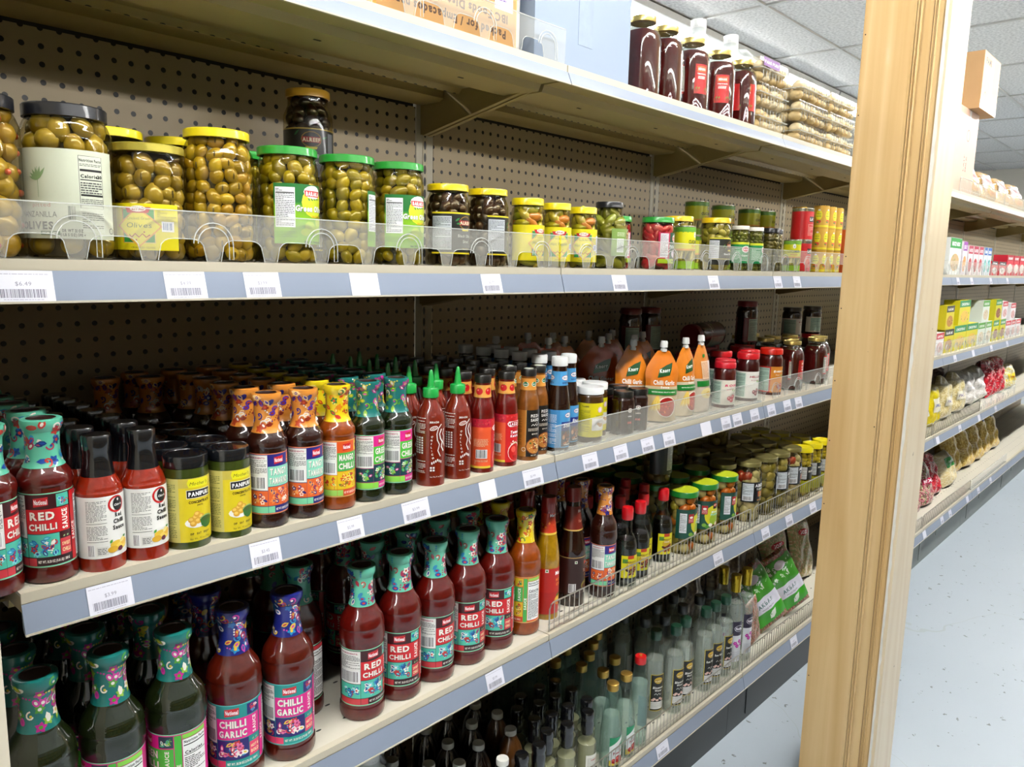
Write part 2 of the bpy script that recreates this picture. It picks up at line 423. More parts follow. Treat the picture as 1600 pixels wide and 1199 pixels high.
proto('lamp', 'ceiling_light', 'light', [('housing', lampm), ('diffuser', difm)])
ROWS = [(-1.05, 'over the near aisle'), (-6.2, 'over the far aisle'), (-6.6, 'added beside the far aisle row as fill'), (-7.0, 'added along the far wall as fill'), (2.0, 'behind the shelving'), (4.4, 'far behind the shelving')]  # the two southernmost rows are unseen extras added to brighten the pegboard
for y, wh in ROWS:
    for k in range(9 if y > 0 else 12):
        x = -3.2+1.25*k
        if x > XE-.8: continue
        put('lamp', x, y, CEIL-.012, 0, 'white strip light %s, %s in its row' % (wh, ['first', 'second', 'third', 'fourth', 'fifth', 'sixth', 'seventh', 'eighth', 'ninth', 'tenth', 'eleventh', 'twelfth'][k]), 'strip lights %s' % wh)

# ---------------------------------------------------------------- the shelving run
B = .914; YB = .391
CREAM = cream_mat()
PEG = dots_mat('pegboard panel', '#b09e7c', '#0b0a08', .0254, .0254, .0041, wash=.05, rough=.42)
SLOT = dots_mat('slotted upright steel', '#c2b699', '#0a0908', .2, .0254, 1.0, ellip=(.0035, .0095), rough=.4)
CHAN = mat('blue-grey price channel', '#8792a4', .5, coat=.08, var=.05, scale=3)
DECKM = dots_mat('perforated shelf deck', '#cdc8b8', '#17140f', .0508, .0508, 1.0, axes=(0, 1), ellip=(.0050, .0022), rough=.4)
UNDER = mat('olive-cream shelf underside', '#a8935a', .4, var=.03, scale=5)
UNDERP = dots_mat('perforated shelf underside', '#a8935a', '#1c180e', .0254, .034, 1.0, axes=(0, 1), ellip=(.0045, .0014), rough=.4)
ACR = film('clear acrylic', '#dcdcd2', .17, .08); ACRE = film('clear acrylic edge', '#e8ece6', .42)
WIRE = mat('galvanised wire', '#b9b6ab', .3, metal=.85)
KICK = mat('dark green-black kick plate', '#0f1719', .4, var=.12, scale=4)
KICK2 = mat('weathered grey kick plate', '#6e7672', .45, var=.15, scale=4)
TOPZ = {1: 1.760, 2: 1.398, 3: 1.036, 4: .665, 5: .220}
STW = {1: .034, 2: .045, 3: .045, 4: .047, 5: .049}
Q = {1: 'top', 2: 'second', 3: 'third', 4: 'fourth', 5: 'bottom'}
BAYN = {-1: 'the leftmost bay', 0: 'the bay left of the wooden post', 1: 'the bay behind the wooden post', 2: 'the bay hidden by the post', 3: 'the first bay right of the post', 4: 'the second bay right of the post', 5: 'the far end bay', 6: 'the bay past the far end bay', 7: 'the very last bay'}
BAYS = {-1: 'leftmost bay', 0: 'bay left of post', 1: 'bay behind post', 2: 'bay hidden by post', 3: 'first bay right of post', 4: 'second bay right of post', 5: 'far end bay', 6: 'bay past far end', 7: 'very last bay'}
def deck_mesh(n):
    b = MB(); t = -.0; W = B-.003
    b.box((.0015, .012, -.004), (W+.0015, .314 if n == 1 else YB-.004, 0), 0); b.box((.0015, 0, -.004), (W+.0015, .012, 0), 1)
    b.box((.0015, 0, -.012), (W+.0015, .003, -.004), 1)            # front rim
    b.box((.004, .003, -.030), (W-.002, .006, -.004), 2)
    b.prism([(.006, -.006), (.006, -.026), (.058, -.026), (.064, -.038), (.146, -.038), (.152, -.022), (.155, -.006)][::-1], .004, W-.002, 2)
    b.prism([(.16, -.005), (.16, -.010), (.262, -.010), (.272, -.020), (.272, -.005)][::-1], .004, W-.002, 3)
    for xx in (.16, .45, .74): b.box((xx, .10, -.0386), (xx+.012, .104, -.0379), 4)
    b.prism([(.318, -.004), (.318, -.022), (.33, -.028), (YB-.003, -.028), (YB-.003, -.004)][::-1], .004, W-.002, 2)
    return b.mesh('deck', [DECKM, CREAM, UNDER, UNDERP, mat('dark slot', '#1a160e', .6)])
def chan_mesh(n):
    h = STW[n]; W = B-.003
    b = MB(); b.prism([(-.001, -.012), (-.009, -h+.004), (-.0095, -h), (-.006, -h), (-.001, -h+.006)], .001, W+.002, 0)
    b.box((.001, -.0105, -h-.0012), (W+.002, -.006, -h+.0012), 1)
    return b.mesh('price_channel', [CHAN, CREAM])
def bracket_mesh():
    b = MB(); b.prism([(.05, -.0045), (.075, -.030), (YB-.012, -.088), (YB-.001, -.088), (YB-.001, -.0045)], 0, .0025, 0)
    b.prism([(.075, -.030), (.075, -.033), (YB-.012, -.091), (YB-.012, -.088)], -.004, .006, 0)
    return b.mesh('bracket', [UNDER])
DECKS = {n: deck_mesh(n) for n in (1, 2)}; CHANS = {n: chan_mesh(n) for n in STW}; BRK = bracket_mesh()
def acrylic(L_, holes=True, h=.060, P_=.078):
    """clear shelf-edge fence with rounded cut-outs and raised arches"""
    b = MB(); n = int(L_/.003); y0, y1 = .0035, .0052
    def bot(x):
        if not holes: return .0
        u = (x % P_)-P_/2; w_ = .030
        if x-u+w_ > L_: return .0
        if abs(u) >= w_: return .0
        return .027*(1-(abs(u)/w_)**5)**.5 if abs(u) < w_ else 0
    V = []; Fs = []
    for i in range(n+1):
        x = L_*i/n; z0 = bot(x); V += [(x, y0, z0), (x, y0, h), (x, y1, h), (x, y1, z0)]
    for i in range(n):
        a = 4*i; c = 4*(i+1)
        Fs += [(a, c, c+1, a+1), (a+3, a+2, c+2, c+3)]
    b.add(V, Fs, 0, sm=False)
    b.box((0, y0-.0004, h-.0008), (L_, y1+.0004, h+.0006), 1)
    if not holes: b.box((0, y0-.001, 0), (L_, y1+.012, .004), 1)
    if holes:
        k = 0; x = P_/2
        while x+.030 < L_:
            w_ = .030; pts = []
            for j in range(15):
                u = -w_+2*w_*j/14; pts.append((x+u, y0-.0003, max(0, .027*(1-min(1, (abs(u)/w_)**5))**.5)))
            b.tube([(x-w_, y0-.0003, .0005)]+pts[1:-1]+[(x+w_, y0-.0003, .0005)], .0006, 5, 1)
            if k % 2 == 0 and x+P_/2 < L_-.02:
                c = x+P_/2
                for rr in (.020, .0255):
                    b.tube([(c+rr*math.cos(PI*j/12), y0-.001, .022+rr*math.sin(PI*j/12)) for j in range(13)], .0008, 5, 1)
                b.tube([(c+.020, y0-.001, .022), (c+.020, y0-.001, .003), (c+.0255, y0-.001, .003), (c+.0255, y0-.001, .022)], .0007, 5, 1)
            x += P_; k += 1
    return b.mesh('edge_guard', [ACR, ACRE])
def wires(L_, h=.062, st=.0165):
    b = MB(); r = .0014; y = .006
    b.tube([(.004, y, .002), (.004, y, h-.012), (.008, y, h-.003), (.016, y, h), (L_-.016, y, h), (L_-.008, y, h-.003), (L_-.004, y, h-.012), (L_-.004, y, .002)], r*1.15, 6)
    for z in (.003, .016): b.tube([(.004, y+.002, z), (L_-.004, y+.002, z)], r*.8, 5)
    x = .004+st
    while x < L_-.008:
        b.tube([(x, y+.001, .002), (x, y+.001, h)], r*.72, 5); x += st
    return b.mesh('wire_guard', [WIRE])
AC1 = acrylic(B-.006); AC0 = acrylic(B-.006, False, .058); WG = wires(B-.01)
AC1s = acrylic(B-.006, True, .075)
KM = M1(lambda b: (b.box((0, .038, 0), (B-.001, .042, .168)), b.box((.12, .036, .02), (.24, .038, .15))), 'kick_plate', [KICK])
KM2 = M1(lambda b: (b.box((0, .038, 0), (B-.001, .042, .168)), b.box((.12, .036, .02), (.24, .038, .15)), b.box((.4, .036, .08), (.43, .0375, .11))), 'kick_plate', [KICK2])
BASEM = M1(lambda b: b.box((0, .05, 0), (B-.001, .36, .18)), 'base_box', [CREAM])
def shelf(n, bay, guard):
    x = bay*B; z = TOPZ[n]
    o = bpy.data.objects.new('gondola_shelf', None); o.empty_display_size = .05; col.objects.link(o); o.location = (x, 0, z)
    setp(o, 'cream steel shelf, %s level, in %s' % (Q[n], BAYN[bay]), 'shelf', 'shelves of the gondola run')
    attach(('deck', DECKS[1 if n == 1 else 2]), o); attach(('price_channel', CHANS[n]), o)
    if n == 5:
        attach(('base_box', BASEM), o).location.z = -z; attach(('kick_plate', KM if bay < 3 else KM2), o).location.z = -z
    if n < 5:
        q = attach(('bracket', BRK), o); q.location.x = .004
        q = attach(('bracket', BRK), o); q.location.x = B-.012
    if guard: 
        wire = guard is WG
        solo('shelf_guard', guard, '%s guard along the front of the %s shelf, %s' % ('wire' if wire else 'clear plastic', Q[n], BAYS[bay]), 'guard', 'shelf guards', loc=(x+.003, 0, z))
GU = {(1, -1): AC1, (1, 3): WG, (1, 4): WG, (2, -1): AC1, (2, 0): AC1, (2, 1): AC1, (2, 2): AC1, (2, 3): AC1, (2, 4): AC1, (3, 0): AC0, (3, 1): AC1, (3, 2): AC1, (3, 3): AC1, (3, 4): AC1,
      (4, 0): WG, (4, 1): WG, (4, 2): WG, (4, 3): WG, (4, 4): AC1, (5, 0): WG, (5, 1): WG, (5, 2): WG, (5, 3): WG, (5, 4): AC0}
for bay in range(-1, 8):
    for n in (1, 2, 3, 4, 5): shelf(n, bay, GU.get((n, bay)))
PEGM = M1(lambda b: b.box((.026, YB, .19), (B-.026, YB+.006, 1.727)), 'pegboard', [PEG])
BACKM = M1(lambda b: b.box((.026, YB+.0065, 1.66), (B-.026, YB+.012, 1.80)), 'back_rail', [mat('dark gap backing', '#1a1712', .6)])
def upm(b): b.box((-.0235, YB-.001, 0), (.0235, YB+.03, 1.755), 0)
UPM = M1(upm, 'post_tube', [CREAM])
SLM = M1(lambda b: b.box((-.006, YB-.0022, .03), (.006, YB-.001, 1.74)), 'slot_strip', [SLOT])
for bay in range(-1, 8):
    o = solo('back_panel', None, 'cream pegboard back panel in %s' % BAYN[bay], 'panel', 'pegboard panels', loc=(bay*B, 0, 0)); attach(('pegboard', PEGM), o); attach(('backing_strip', BACKM), o)
    o = solo('gondola_upright', None, 'slotted cream steel upright at the left of %s' % BAYN[bay], 'upright', 'slotted uprights', loc=(bay*B, 0, 0)); attach(('post_tube', UPM), o); attach(('slot_strip', SLM), o)
ENDM = mat('cream end panel', '#d8d0bb', .4, var=.03, scale=4)
solo('end_panel', M1(lambda b: (b.box((-.985, -.10, 0), (-.960, .43, 1.82)), b.box((-.987, -.103, 0), (-.958, -.10, 1.82))), 'end_panel', [ENDM]), 'cream steel end panel closing the left end of the shelving', 'panel')

# unseen opposite shelving run, added and sized to block low lamp light
def opp(b):
    for z in (.15, .55, .95, 1.35): b.box((0, -2.75, z-.03), (2.4, -2.33, z), 0)
    b.box((0, -2.80, 0), (2.4, -2.76, 2.09), 1); b.box((0, -2.70, 0), (2.4, -2.36, .12), 2)
OP = [mat('darkened brown steel', '#5c5444', .5), mat('brown back panel', '#4c4434', .6), KICK]; opm = M1(opp, 'frame', OP)  # dark colours keep the added shelving from bouncing light back
R = random.Random(5)
def opst(b):
    cs = ['#5a2a1c', '#7a5a1c', '#2c4328', '#5a5a54', '#40222a', '#24384e', '#7c6c38']
    for z, h in ((.15, .3), (.55, .3), (.95, .3), (1.35, .34)):
        x = .02
        while x < 2.3:
            w_ = R.uniform(.08, .2); b.box((x, -2.72, z+.001), (x+w_-.008, -2.36, z+h*R.uniform(.7, 1)), 0, R.choice(cs)); x += w_
opsm = M1(opst, 'stocked_cartons', [CARTON])
for i in range(5):
    o = solo('added_shelving_unit', None, 'stocked brown shelving unit added across the aisle to block light, %s from the west end' % ['first', 'second', 'third', 'fourth', 'fifth'][i], 'shelving', 'added shelving across the aisle', loc=(-3.2+2.41*i, 0, 0))
    attach(('frame', opm), o); attach(('stocked_cartons', opsm, None, None, 'stuff'), o)

# ---------------------------------------------------------------- the wooden post
def wood_mat(name, c1, c2, seed=0., ring=9):
    M, N, L, P = nt(name); P.inputs['Roughness'].default_value = .42; P.inputs['Coat Weight'].default_value = .25
    tc = N.new('ShaderNodeTexCoord'); mp = N.new('ShaderNodeMapping'); mp.inputs['Scale'].default_value = (1, 1, .06); mp.inputs['Location'].default_value = (seed, seed*.7, seed)
    L.new(tc.outputs['Object'], mp.inputs[0])
    n1 = N.new('ShaderNodeTexNoise'); n1.inputs['Scale'].default_value = 9; n1.inputs['Detail'].default_value = 2; n1.inputs['Distortion'].default_value = .15; L.new(mp.outputs[0], n1.inputs[0])
    mu = N.new('ShaderNodeMath'); mu.operation = 'MULTIPLY'; mu.inputs[1].default_value = ring; L.new(n1.outputs['Fac'], mu.inputs[0])
    fr = N.new('ShaderNodeMath'); fr.operation = 'PINGPONG'; fr.inputs[1].default_value = 1; L.new(mu.outputs[0], fr.inputs[0])
    n2 = N.new('ShaderNodeTexNoise'); n2.inputs['Scale'].default_value = 120; mp2 = N.new('ShaderNodeMapping'); mp2.inputs['Scale'].default_value = (1, 1, .02); L.new(tc.outputs['Object'], mp2.inputs[0]); L.new(mp2.outputs[0], n2.inputs[0])
    ad = N.new('ShaderNodeMath'); ad.operation = 'MULTIPLY_ADD'; ad.inputs[1].default_value = .45; L.new(n2.outputs['Fac'], ad.inputs[0]); 
    ml = N.new('ShaderNodeMath'); ml.operation = 'MULTIPLY'; ml.inputs[1].default_value = .6; L.new(fr.outputs[0], ml.inputs[0]); L.new(ml.outputs[0], ad.inputs[2])
    cr = N.new('ShaderNodeMix'); cr.data_type = 'RGBA'; cr.inputs[6].default_value = lin(c1); cr.inputs[7].default_value = lin(c2); L.new(ad.outputs[0], cr.inputs[0])
    # grime specks
    n3 = N.new('ShaderNodeTexNoise'); n3.inputs['Scale'].default_value = 38; n3.inputs['Detail'].default_value = 5; L.new(tc.outputs['Object'], n3.inputs[0])
    g = N.new('ShaderNodeMath'); g.operation = 'GREATER_THAN'; g.inputs[1].default_value = .76; L.new(n3.outputs['Fac'], g.inputs[0])
    m2 = N.new('ShaderNodeMix'); m2.data_type = 'RGBA'; L.new(g.outputs[0], m2.inputs[0]); L.new(cr.outputs[2], m2.inputs[6]); m2.inputs[7].default_value = lin('#6b5634')
    L.new(m2.outputs[2], P.inputs['Base Color']); return M
WOOD = wood_mat('varnished pine', '#cba468', '#e3c48e', 0, 8); WOOD2 = wood_mat('rough pine', '#c8a368', '#d4b278', 3.1, 7); WOODP = wood_mat('pale stripped pine', '#d8c19a', '#e6d6b6', 5.2, 10)
GROOVE_SHADE = mat('painted groove shade', '#946a40', .6)  # brown strips paint in the shadow lines of the moulding grooves
PX0, PX1, PY0, PY1 = .905, 1.066, -.383, -.189
post = solo('wooden_post', None, 'pine-clad square post with beaded moulding standing in the aisle', 'post', loc=((PX0+PX1)/2, (PY0+PY1)/2, 0))
def local(me):
    for v in me.vertices: v.co.x -= (PX0+PX1)/2; v.co.y -= (PY0+PY1)/2
    return me
H = CEIL-.013
attach(('core', local(M1(lambda b: b.box((PX0+.015, PY0+.015, 0), (PX1-.004, PY1-.004, H)), 'core', [WOOD2]))), post)
attach(('casing_board', local(M1(lambda b: (b.box((PX0+.001, PY1-.118, 0), (PX0+.0145, PY1, H)), b.box((PX0, PY1-.113, 0), (PX0+.0012, PY1-.004, H))), 'casing_board', [WOOD]))), post)
def mould(b):
    for y0, w_ in ((PY1-.132, .007), (PY1-.124, .005), (PY1-.168, .006), (PY1-.160, .004)):
        pts = [(PX0+.004-.005*math.sin(PI*k/6), y0+w_*k/6) for k in range(7)]
        n = len(pts); V = [(x, y, 0) for x, y in pts]+[(x, y, H) for x, y in pts]
        b.add(V, [(k+1, k, n+k, n+k+1) for k in range(n-1)], 0)
    b.box((PX0+.0045, PY1-.176, 0), (PX0+.0148, PY1-.118, H), 0); b.box((PX0+.002, PY1-.155, 0), (PX0+.0146, PY1-.136, H), 0)
attach(('bead_moulding', local(M1(mould, 'bead_moulding', [WOOD]))), post)
attach(('groove_shade_lines', local(M1(lambda b: [b.box((PX0+.0008, PY1-y_-.0008, 0), (PX0+.0042, PY1-y_+.0008, H)) for y_ in (.1215, .1295, .1565, .1640)], 'groove_shade_lines', [GROOVE_SHADE]))), post)
attach(('corner_strip', local(M1(lambda b: b.box((PX0+.003, PY0+.014, 0), (PX0+.0147, PY1-.177, H)), 'corner_strip', [WOOD2]))), post)
attach(('front_board', local(M1(lambda b: b.box((PX0, PY0, 0), (PX1, PY0+.0135, H)), 'front_board', [WOODP])), None, 'paler stripped board with ragged white paint along its edge'), post)
R = random.Random(9)
def ragged(b):
    V = []; z = 0; Fs = []
    while z < H-.03:
        w_ = .004+.0035*R.random()+.003*(z/H); V += [(PX0-.0006, PY0+.0134, z), (PX0-.0006, PY0+.0134-w_, z)]; z += R.uniform(.01, .03)
    for i in range(0, len(V)-2, 2): Fs.append((i, i+1, i+3, i+2))
    b.add(V, Fs, 0, sm=False)
attach(('paint_edge', local(M1(ragged, 'paint_edge', [mat('flaking white paint', '#e9e6dc', .6)]))), post)
def nails(b):
    for i in range(15):
        z = .15+i*.165+R.uniform(-.03, .03)
        for y in (PY1-.006, PY1-.182):
            if R.random() < .8: b.blob((PX0+(.0 if y > PY1-.1 else .003), y, z), (.0008, .0018, .0018), seg=6, rings=4)
attach(('nails', local(M1(nails, 'nails', [mat('nail hole', '#2a1c10', .6)])), None, None, 'stuff'), post)

# ================================================================ products
def label_mesh(A, prof, off=.0, rot=0, us=1.5, vs=None, mt=None, z=0):
    f = rfun(prof); rr = f(.5*(min(p[1] for q in A.q for p in q[0])+max(p[1] for q in A.q for p in q[0]))*.001)
    g = wrap(lambda v: f(v)+off, rr, rot)
    return A.mesh('label', g, mt, us, vs)
def lathe_mesh(name, prof, mats, seg=30, c=None, **k):
    b = MB(); b.lathe(prof, seg, 0, c, **k); return b.mesh(name, mats)
SAUCE = {}
def sauce_mat(name, c, c2=None):
    M = mat(name, c, .3, coat=.8, var=.22, scale=130); P = M.node_tree.nodes['Principled BSDF']; P.inputs['Specular IOR Level'].default_value = .15; P.inputs['Coat IOR'].default_value = 1.75; P.inputs['Coat Roughness'].default_value = .03; return M

# ---- printed sauce bottles with a patterned neck sleeve
def nat_prof(R, Hh, big):
    if not big: P_ = [(0, 0), (.86, .002), (.97, .02), (1.0, .05), (.99, .085), (.945, .105), (.945, .57), (.985, .60), (1.0, .625), (.93, .665), (.78, .70), (.66, .73), (.60, .76), (.575, .82), (.59, .90), (.60, .925)]
    else: P_ = [(0, 0), (.86, .002), (.97, .015), (1.0, .04), (.99, .08), (.945, .10), (.945, .49), (.985, .515), (1.0, .55), (.97, .60), (.98, .615), (.90, .66), (.74, .70), (.60, .735), (.52, .77), (.47, .83), (.47, .90), (.49, .93)]
    return [(r*R, z*Hh) for r, z in P_]
SKINS = {
 'red': dict(sauce='#5f0d07', sl='#63c3a4', slc=['#1c4fa8', '#c23b2e', '#2f8fbf', '#f2e8dc', '#b22a52', '#163a78'], band='#3a0d12', tb='#d01f26', t1='RED', t2='CHILLI', art='#4fc1a8', artc=['#1c5fb0', '#c22b28', '#2a9bc4', '#f4efe2', '#123f86', '#7fd6e0'], bot='#2c0d14', side='#cf3a44', br='#8fdcb4', box=1),
 'tam': dict(sauce='#2d0f07', sl='#d98a35', slc=['#26207a', '#e8e0d8', '#b5401e', '#f3c98c', '#4a2a9c', '#8a2a18'], band='#27257c', tb='#8fdcc0', t1='TANGY', t2='TAMARIND', art='#e2662a', artc=['#27257c', '#f3d9c2', '#c2381c', '#f2a45a', '#f7efe4'], bot='#222370', side='#79cfa0', br='#e8875a', box=0),
 'man': dict(sauce='#95430b', sl='#e6cc1c', slc=['#d0481c', '#e88a1c', '#2f7a34', '#c23020', '#f4e67a'], band='#e2581c', tb='#4cb04e', t1='MANGO', t2='CHILLI', art='#e8c41e', artc=['#d0401c', '#2f8a3c', '#f08a1e', '#c22a1c', '#fbe98a'], bot='#d8502c', side='#9ccf5a', br='#e8a860', box=0),
 'grn': dict(sauce='#172009', sl='#17716c', slc=['#b8268c', '#8cb83c', '#e8e6da', '#d8c63c', '#c93a9c', '#4f9a2c'], band='#e0248c', tb='#4cc23c', t1='GREEN', t2='CHILLI', art='#123c48', artc=['#c8288c', '#8cc83c', '#3cb4a0', '#e8f0e0', '#5ca82c'], bot='#d82a8c', side='#8cd84c', br='#8cdcb0', box=0),
 'gar': dict(sauce='#551407', sl='#1c2478', slc=['#b02a3c', '#d8b43c', '#2a8cc0', '#c23c9c', '#f0e4e0', '#1c5c9c'], band='#17908c', tb='#e0248c', t1='CHILLI', t2='GARLIC', art='#241a6c', artc=['#c8282c', '#e8c83c', '#e87aa8', '#f4ece4', '#2c8cc0', '#b82a78'], bot='#1c9c94', side='#e83c6c', br='#5cc8c0', box=1),
}
def national(key, sk, R, Hh, big, seed, nutrition=False, rot=0.):
    S = SKINS[sk]; prof = curve(nat_prof(R, Hh, big), 3)
    body = lathe_mesh('bottle', prof, [sauce_mat('glossy %s sauce' % sk, S['sauce'])], 32)
    sp = [(r+.0007, z) for r, z in prof if z > Hh*(.745 if big else .70)]
    zt = sp[-1][1]; rl = R*(.60 if big else .73); rn = sp[-1][0]
    sp = sp+[(rn*1.02, zt), (rl, Hh*.955), (rl*1.03, Hh*.975), (rl, Hh*.995), (rl*.9, Hh), (rl*.72, Hh*.999)]
    b = MB(); b.lathe(sp, 30, 0, S['sl']); b.lathe([(rl*.72, Hh*.999), (rl*.70, Hh*.992), (0, Hh*.992)], 30, 1, '#20100c')
    sleeve = b.mesh('neck_sleeve', [SLEEVE, mat('crown cap', '#2a1512', .35)])
    A = Art(); z0 = sp[0][1]*1000; cc = 2*PI*rn*1000/2
    k = .95 if not big else 1.05
    A.flora(-cc, z0-1.5, cc, Hh*1000+1, S['slc'], 66 if big else 56, seed, k*2.6)
    sd = A.mesh('sleeve_pattern', wrap(rfun(sp), rn, 0), SLEEVE, 1.5, 1.8, .00002)
    # label
    k = R*1000/30; L0 = Hh*1000*(.105 if not big else .105); L1 = Hh*1000*(.565 if not big else .485); hh = L1-L0; W = 24*k; A = Art()
    def v(t): return L0+t*hh
    C = PI*R*.945*1000
    A.rect(-C, L0, C, L1, S['br']); A.rect(-C, v(.02), C, v(.985), S['band'])
    # front panel
    A.rect(-W, v(.80), W*.35, v(.97), S['band']); A.poly([(-W*.62, v(.82)), (W*.02, v(.84)), (W*.02, v(.95)), (-W*.62, v(.935))], '#c8202a'); A.text('National', -W*.3, v(.885), hh*.062, '#ffffff', 1, w=W*.56)
    A.rect(W*.38, v(.80), W, v(.97), S['art']); A.flora(W*.38, v(.80), W, v(.97), S['artc'], 9, seed+5, 1.3*k)
    A.rect(-W, v(.46), W, v(.785), S['tb'])
    tc = '#f6f1e6'; sh = '#1b3f4a' if sk in ('tam', 'man', 'grn') else S['bot']
    wd = W*1.18 if sk != 'tam' else W*1.2
    for dx, dy, c in ((.5*k, -.5*k, sh), (0, 0, tc)):
        A.text(S['t1'], -W*.28+dx, v(.70)+dy, hh*.105, c, 1, w=wd*(.92 if len(S['t1']) < 4 else 1)); A.text(S['t2'], -W*.28+dx, v(.55)+dy, hh*(.085 if sk == 'red' else .10), c, 1, w=wd*1.05)
    A.text('SAUCE', W*.72, v(.62), hh*.055*(1.3 if sk == 'red' else 1), tc, 1, w=hh*.27, rot=PI/2)
    A.rect(-W, v(.14), W*.42, v(.45), S['art']); A.flora(-W, v(.14), W*.42, v(.45), S['artc'], 26, seed+9, 1.9*k)
    A.rect(W*.45, v(.14), W, v(.45), S['side'] if S['box'] else S['art'])
    if S['box']:
        A.rect(W*.45, v(.36), W, v(.45), S['band']); A.leaf(W*.6, v(.38), 3*k, 2*k, .8, '#8fb878'); A.leaf(W*.78, v(.38), 3*k, 2*k, .8, '#8fb878')
        A.text('SWEET' if sk == 'red' else 'HOT &', W*.73, v(.285), hh*.045, '#f3dca8', 1, w=W*.42); A.text('CHILLI' if sk == 'red' else 'BOLD', W*.73, v(.205), hh*.05, '#f3dca8', 1, w=W*.42)
    else: A.flora(W*.45, v(.14), W, v(.45), S['artc'], 10, seed+19, 1.7*k)
    A.rect(-W, v(.025), W, v(.13), S['bot']); A.rect(-W, v(.025), -W*.62, v(.13), S['side'])
    A.text('NET WT. 28.28 OZ (1.76 LB) / 800 G' if big else 'NET WT. 10.58 OZ (0.66 LB) / 300 G', W*.15, v(.078), hh*.036, '#f2ece0', 1, w=W*1.4)
    # left information panel
    X0, X1 = (-W*2.3, -W*1.02)
    A.rect(X0, v(.40), X1, v(.975), '#e9e9e4'); A.text('INGREDIENTS:', (X0+X1)/2, v(.93), hh*.026, '#b03058', 1, w=(X1-X0)*.8); A.fine(X0+1, v(.66), X1-1, v(.90), '#3a3a3a', 1.5*k, seed)
    A.bars(X0+2, v(.42), X1-2, v(.62), seed=seed); A.rect(X0, v(.14), X1, v(.39), S['art']); A.flora(X0+4*k, v(.14), X1, v(.39), S['artc'], 12, seed+2, 1.7*k); A.rect(X0, v(.025), X1, v(.13), S['side'])
    # right information panel
    X0, X1 = W*1.04, W*2.45
    A.rect(X0, v(.025), X0+W*.28, v(.975), S['tb']); A.text('SAUCE', X0+W*.14, v(.42), hh*.05, tc, 1, w=hh*.25, rot=PI/2)
    A.rect(X0+W*.32, v(.06), X1, v(.90), '#f3f4f2'); A.rect(X0+W*.32, v(.91), X1, v(.975), S['side'])
    A.text('Nutrition Facts', (X0+W*.32+X1)/2, v(.86), hh*.04, '#111111', 1, w=(X1-X0-W*.32)*.9); A.rect(X0+W*.36, v(.80), X1-1, v(.815), '#111111')
    A.text('Calories', X0+W*.40, v(.70), hh*.045, '#111111', 1, al='l'); A.rect(X0+W*.36, v(.655), X1-1, v(.665), '#111111'); A.fine(X0+W*.38, v(.08), X1-1.5, v(.64), '#3c3c3c', 2.0*k, seed+3)
    lab = label_mesh(A, [(R*.945, L0*.001), (R*.945, L1*.001)], 0, rot)
    proto(key, 'sauce_bottle', 'sauce bottle', [('bottle', body), ('neck_sleeve', sleeve, [('sleeve_pattern', sd)], 'neck sleeve printed with flowers'), ('label', lab)])
national('red300', 'red', .0285, .186, False, 11); national('tam300', 'tam', .0275, .186, False, 12); national('man300', 'man', .0268, .186, False, 13); national('grn300', 'grn', .0268, .186, False, 14)
national('red800', 'red', .0372, .254, True, 21); national('gar800', 'gar', .0385, .254, True, 22); national('grn800', 'grn', .0385, .254, True, 23, rot=-1.5); national('man800', 'man', .0335, .254, True, 24, rot=-1.75); national('tam800', 'tam', .031, .254, True, 25)
national('redside800', 'red', .0372, .254, True, 26, rot=-1.35)

# ---- generic jar / bottle
def bottle(key, name, cat, R, Hh, prof, bmat, capprof, capc, art=None, zl=None, rot=0, extra=None, seg=30, inner=None, capmat=None, sq=0, lab_off=.0002, captop=None, contents=None):
    """prof, capprof: (radius, height) in metres"""
    b = MB(); b.lathe(prof, seg, sq=sq); body = b.mesh('bottle' if 'bottle' in name else 'jar', [bmat])
    parts = [(body.name.split('.')[0], body)]
    if inner: 
        b = MB(); b.lathe(inner[0], seg, sq=sq); parts.append((inner[2] if len(inner) > 2 else 'sauce', b.mesh('sauce', [inner[1]])))
    if contents: parts.append(contents)
    cb = MB(); cb.lathe(capprof, seg); cm = capmat or mat('cap %s' % capc, capc, .35, coat=.3, var=.04)
    mats = [cm]
    if captop:
        for i, (r0, r1, c) in enumerate(captop):
            z = capprof[-1][1]+.0002*(i+1); mats.append(mat('cap %s' % c, c, .35, coat=.3, var=.04)); pr_ = [(r1, z-.0002), (r1, z), (0, z)] if r0 == 0 else [(r1, z), (r0, z)]
            cb.lathe(pr_, seg, i+1)
    parts.append(('lid' if 'jar' in name else 'cap', cb.mesh('cap', mats)))
    if art: parts.append(('label', label_mesh(art, prof, lab_off, rot, vs=4)))
    for e in extra or []: parts.append(e)
    proto(key, name, cat, parts)
GLASS = glass('clear jar glass', '#f6faf6'); GLG = glass('pale green bottle glass', '#eef8f4', edge=.8); GLD = glass('thick clear glass', '#eef4f0', edge=.5)
def lidp(r, z0, z1): return [(r*.93, z0), (r, z0+.0006), (r, z1-.0012), (r*.975, z1), (r*.93, z1), (r*.91, z1-.0008), (0, z1-.0008)]
def jarp(R, Hh, lr, lh, sh=.74, neck=.9):
    z = Hh-lh
    return curve([(0, 0.0005), (R*.86, .0008), (R*.97, .004), (R, .010), (R, Hh*sh*.55), (R, Hh*sh), (R*.97, Hh*(sh+.06)), (lr*neck+ (R-lr*neck)*.35, Hh*(sh+.12)), (lr*neck, min(Hh*(sh+.16), z-.002)), (lr*neck, z+.002)], 3)

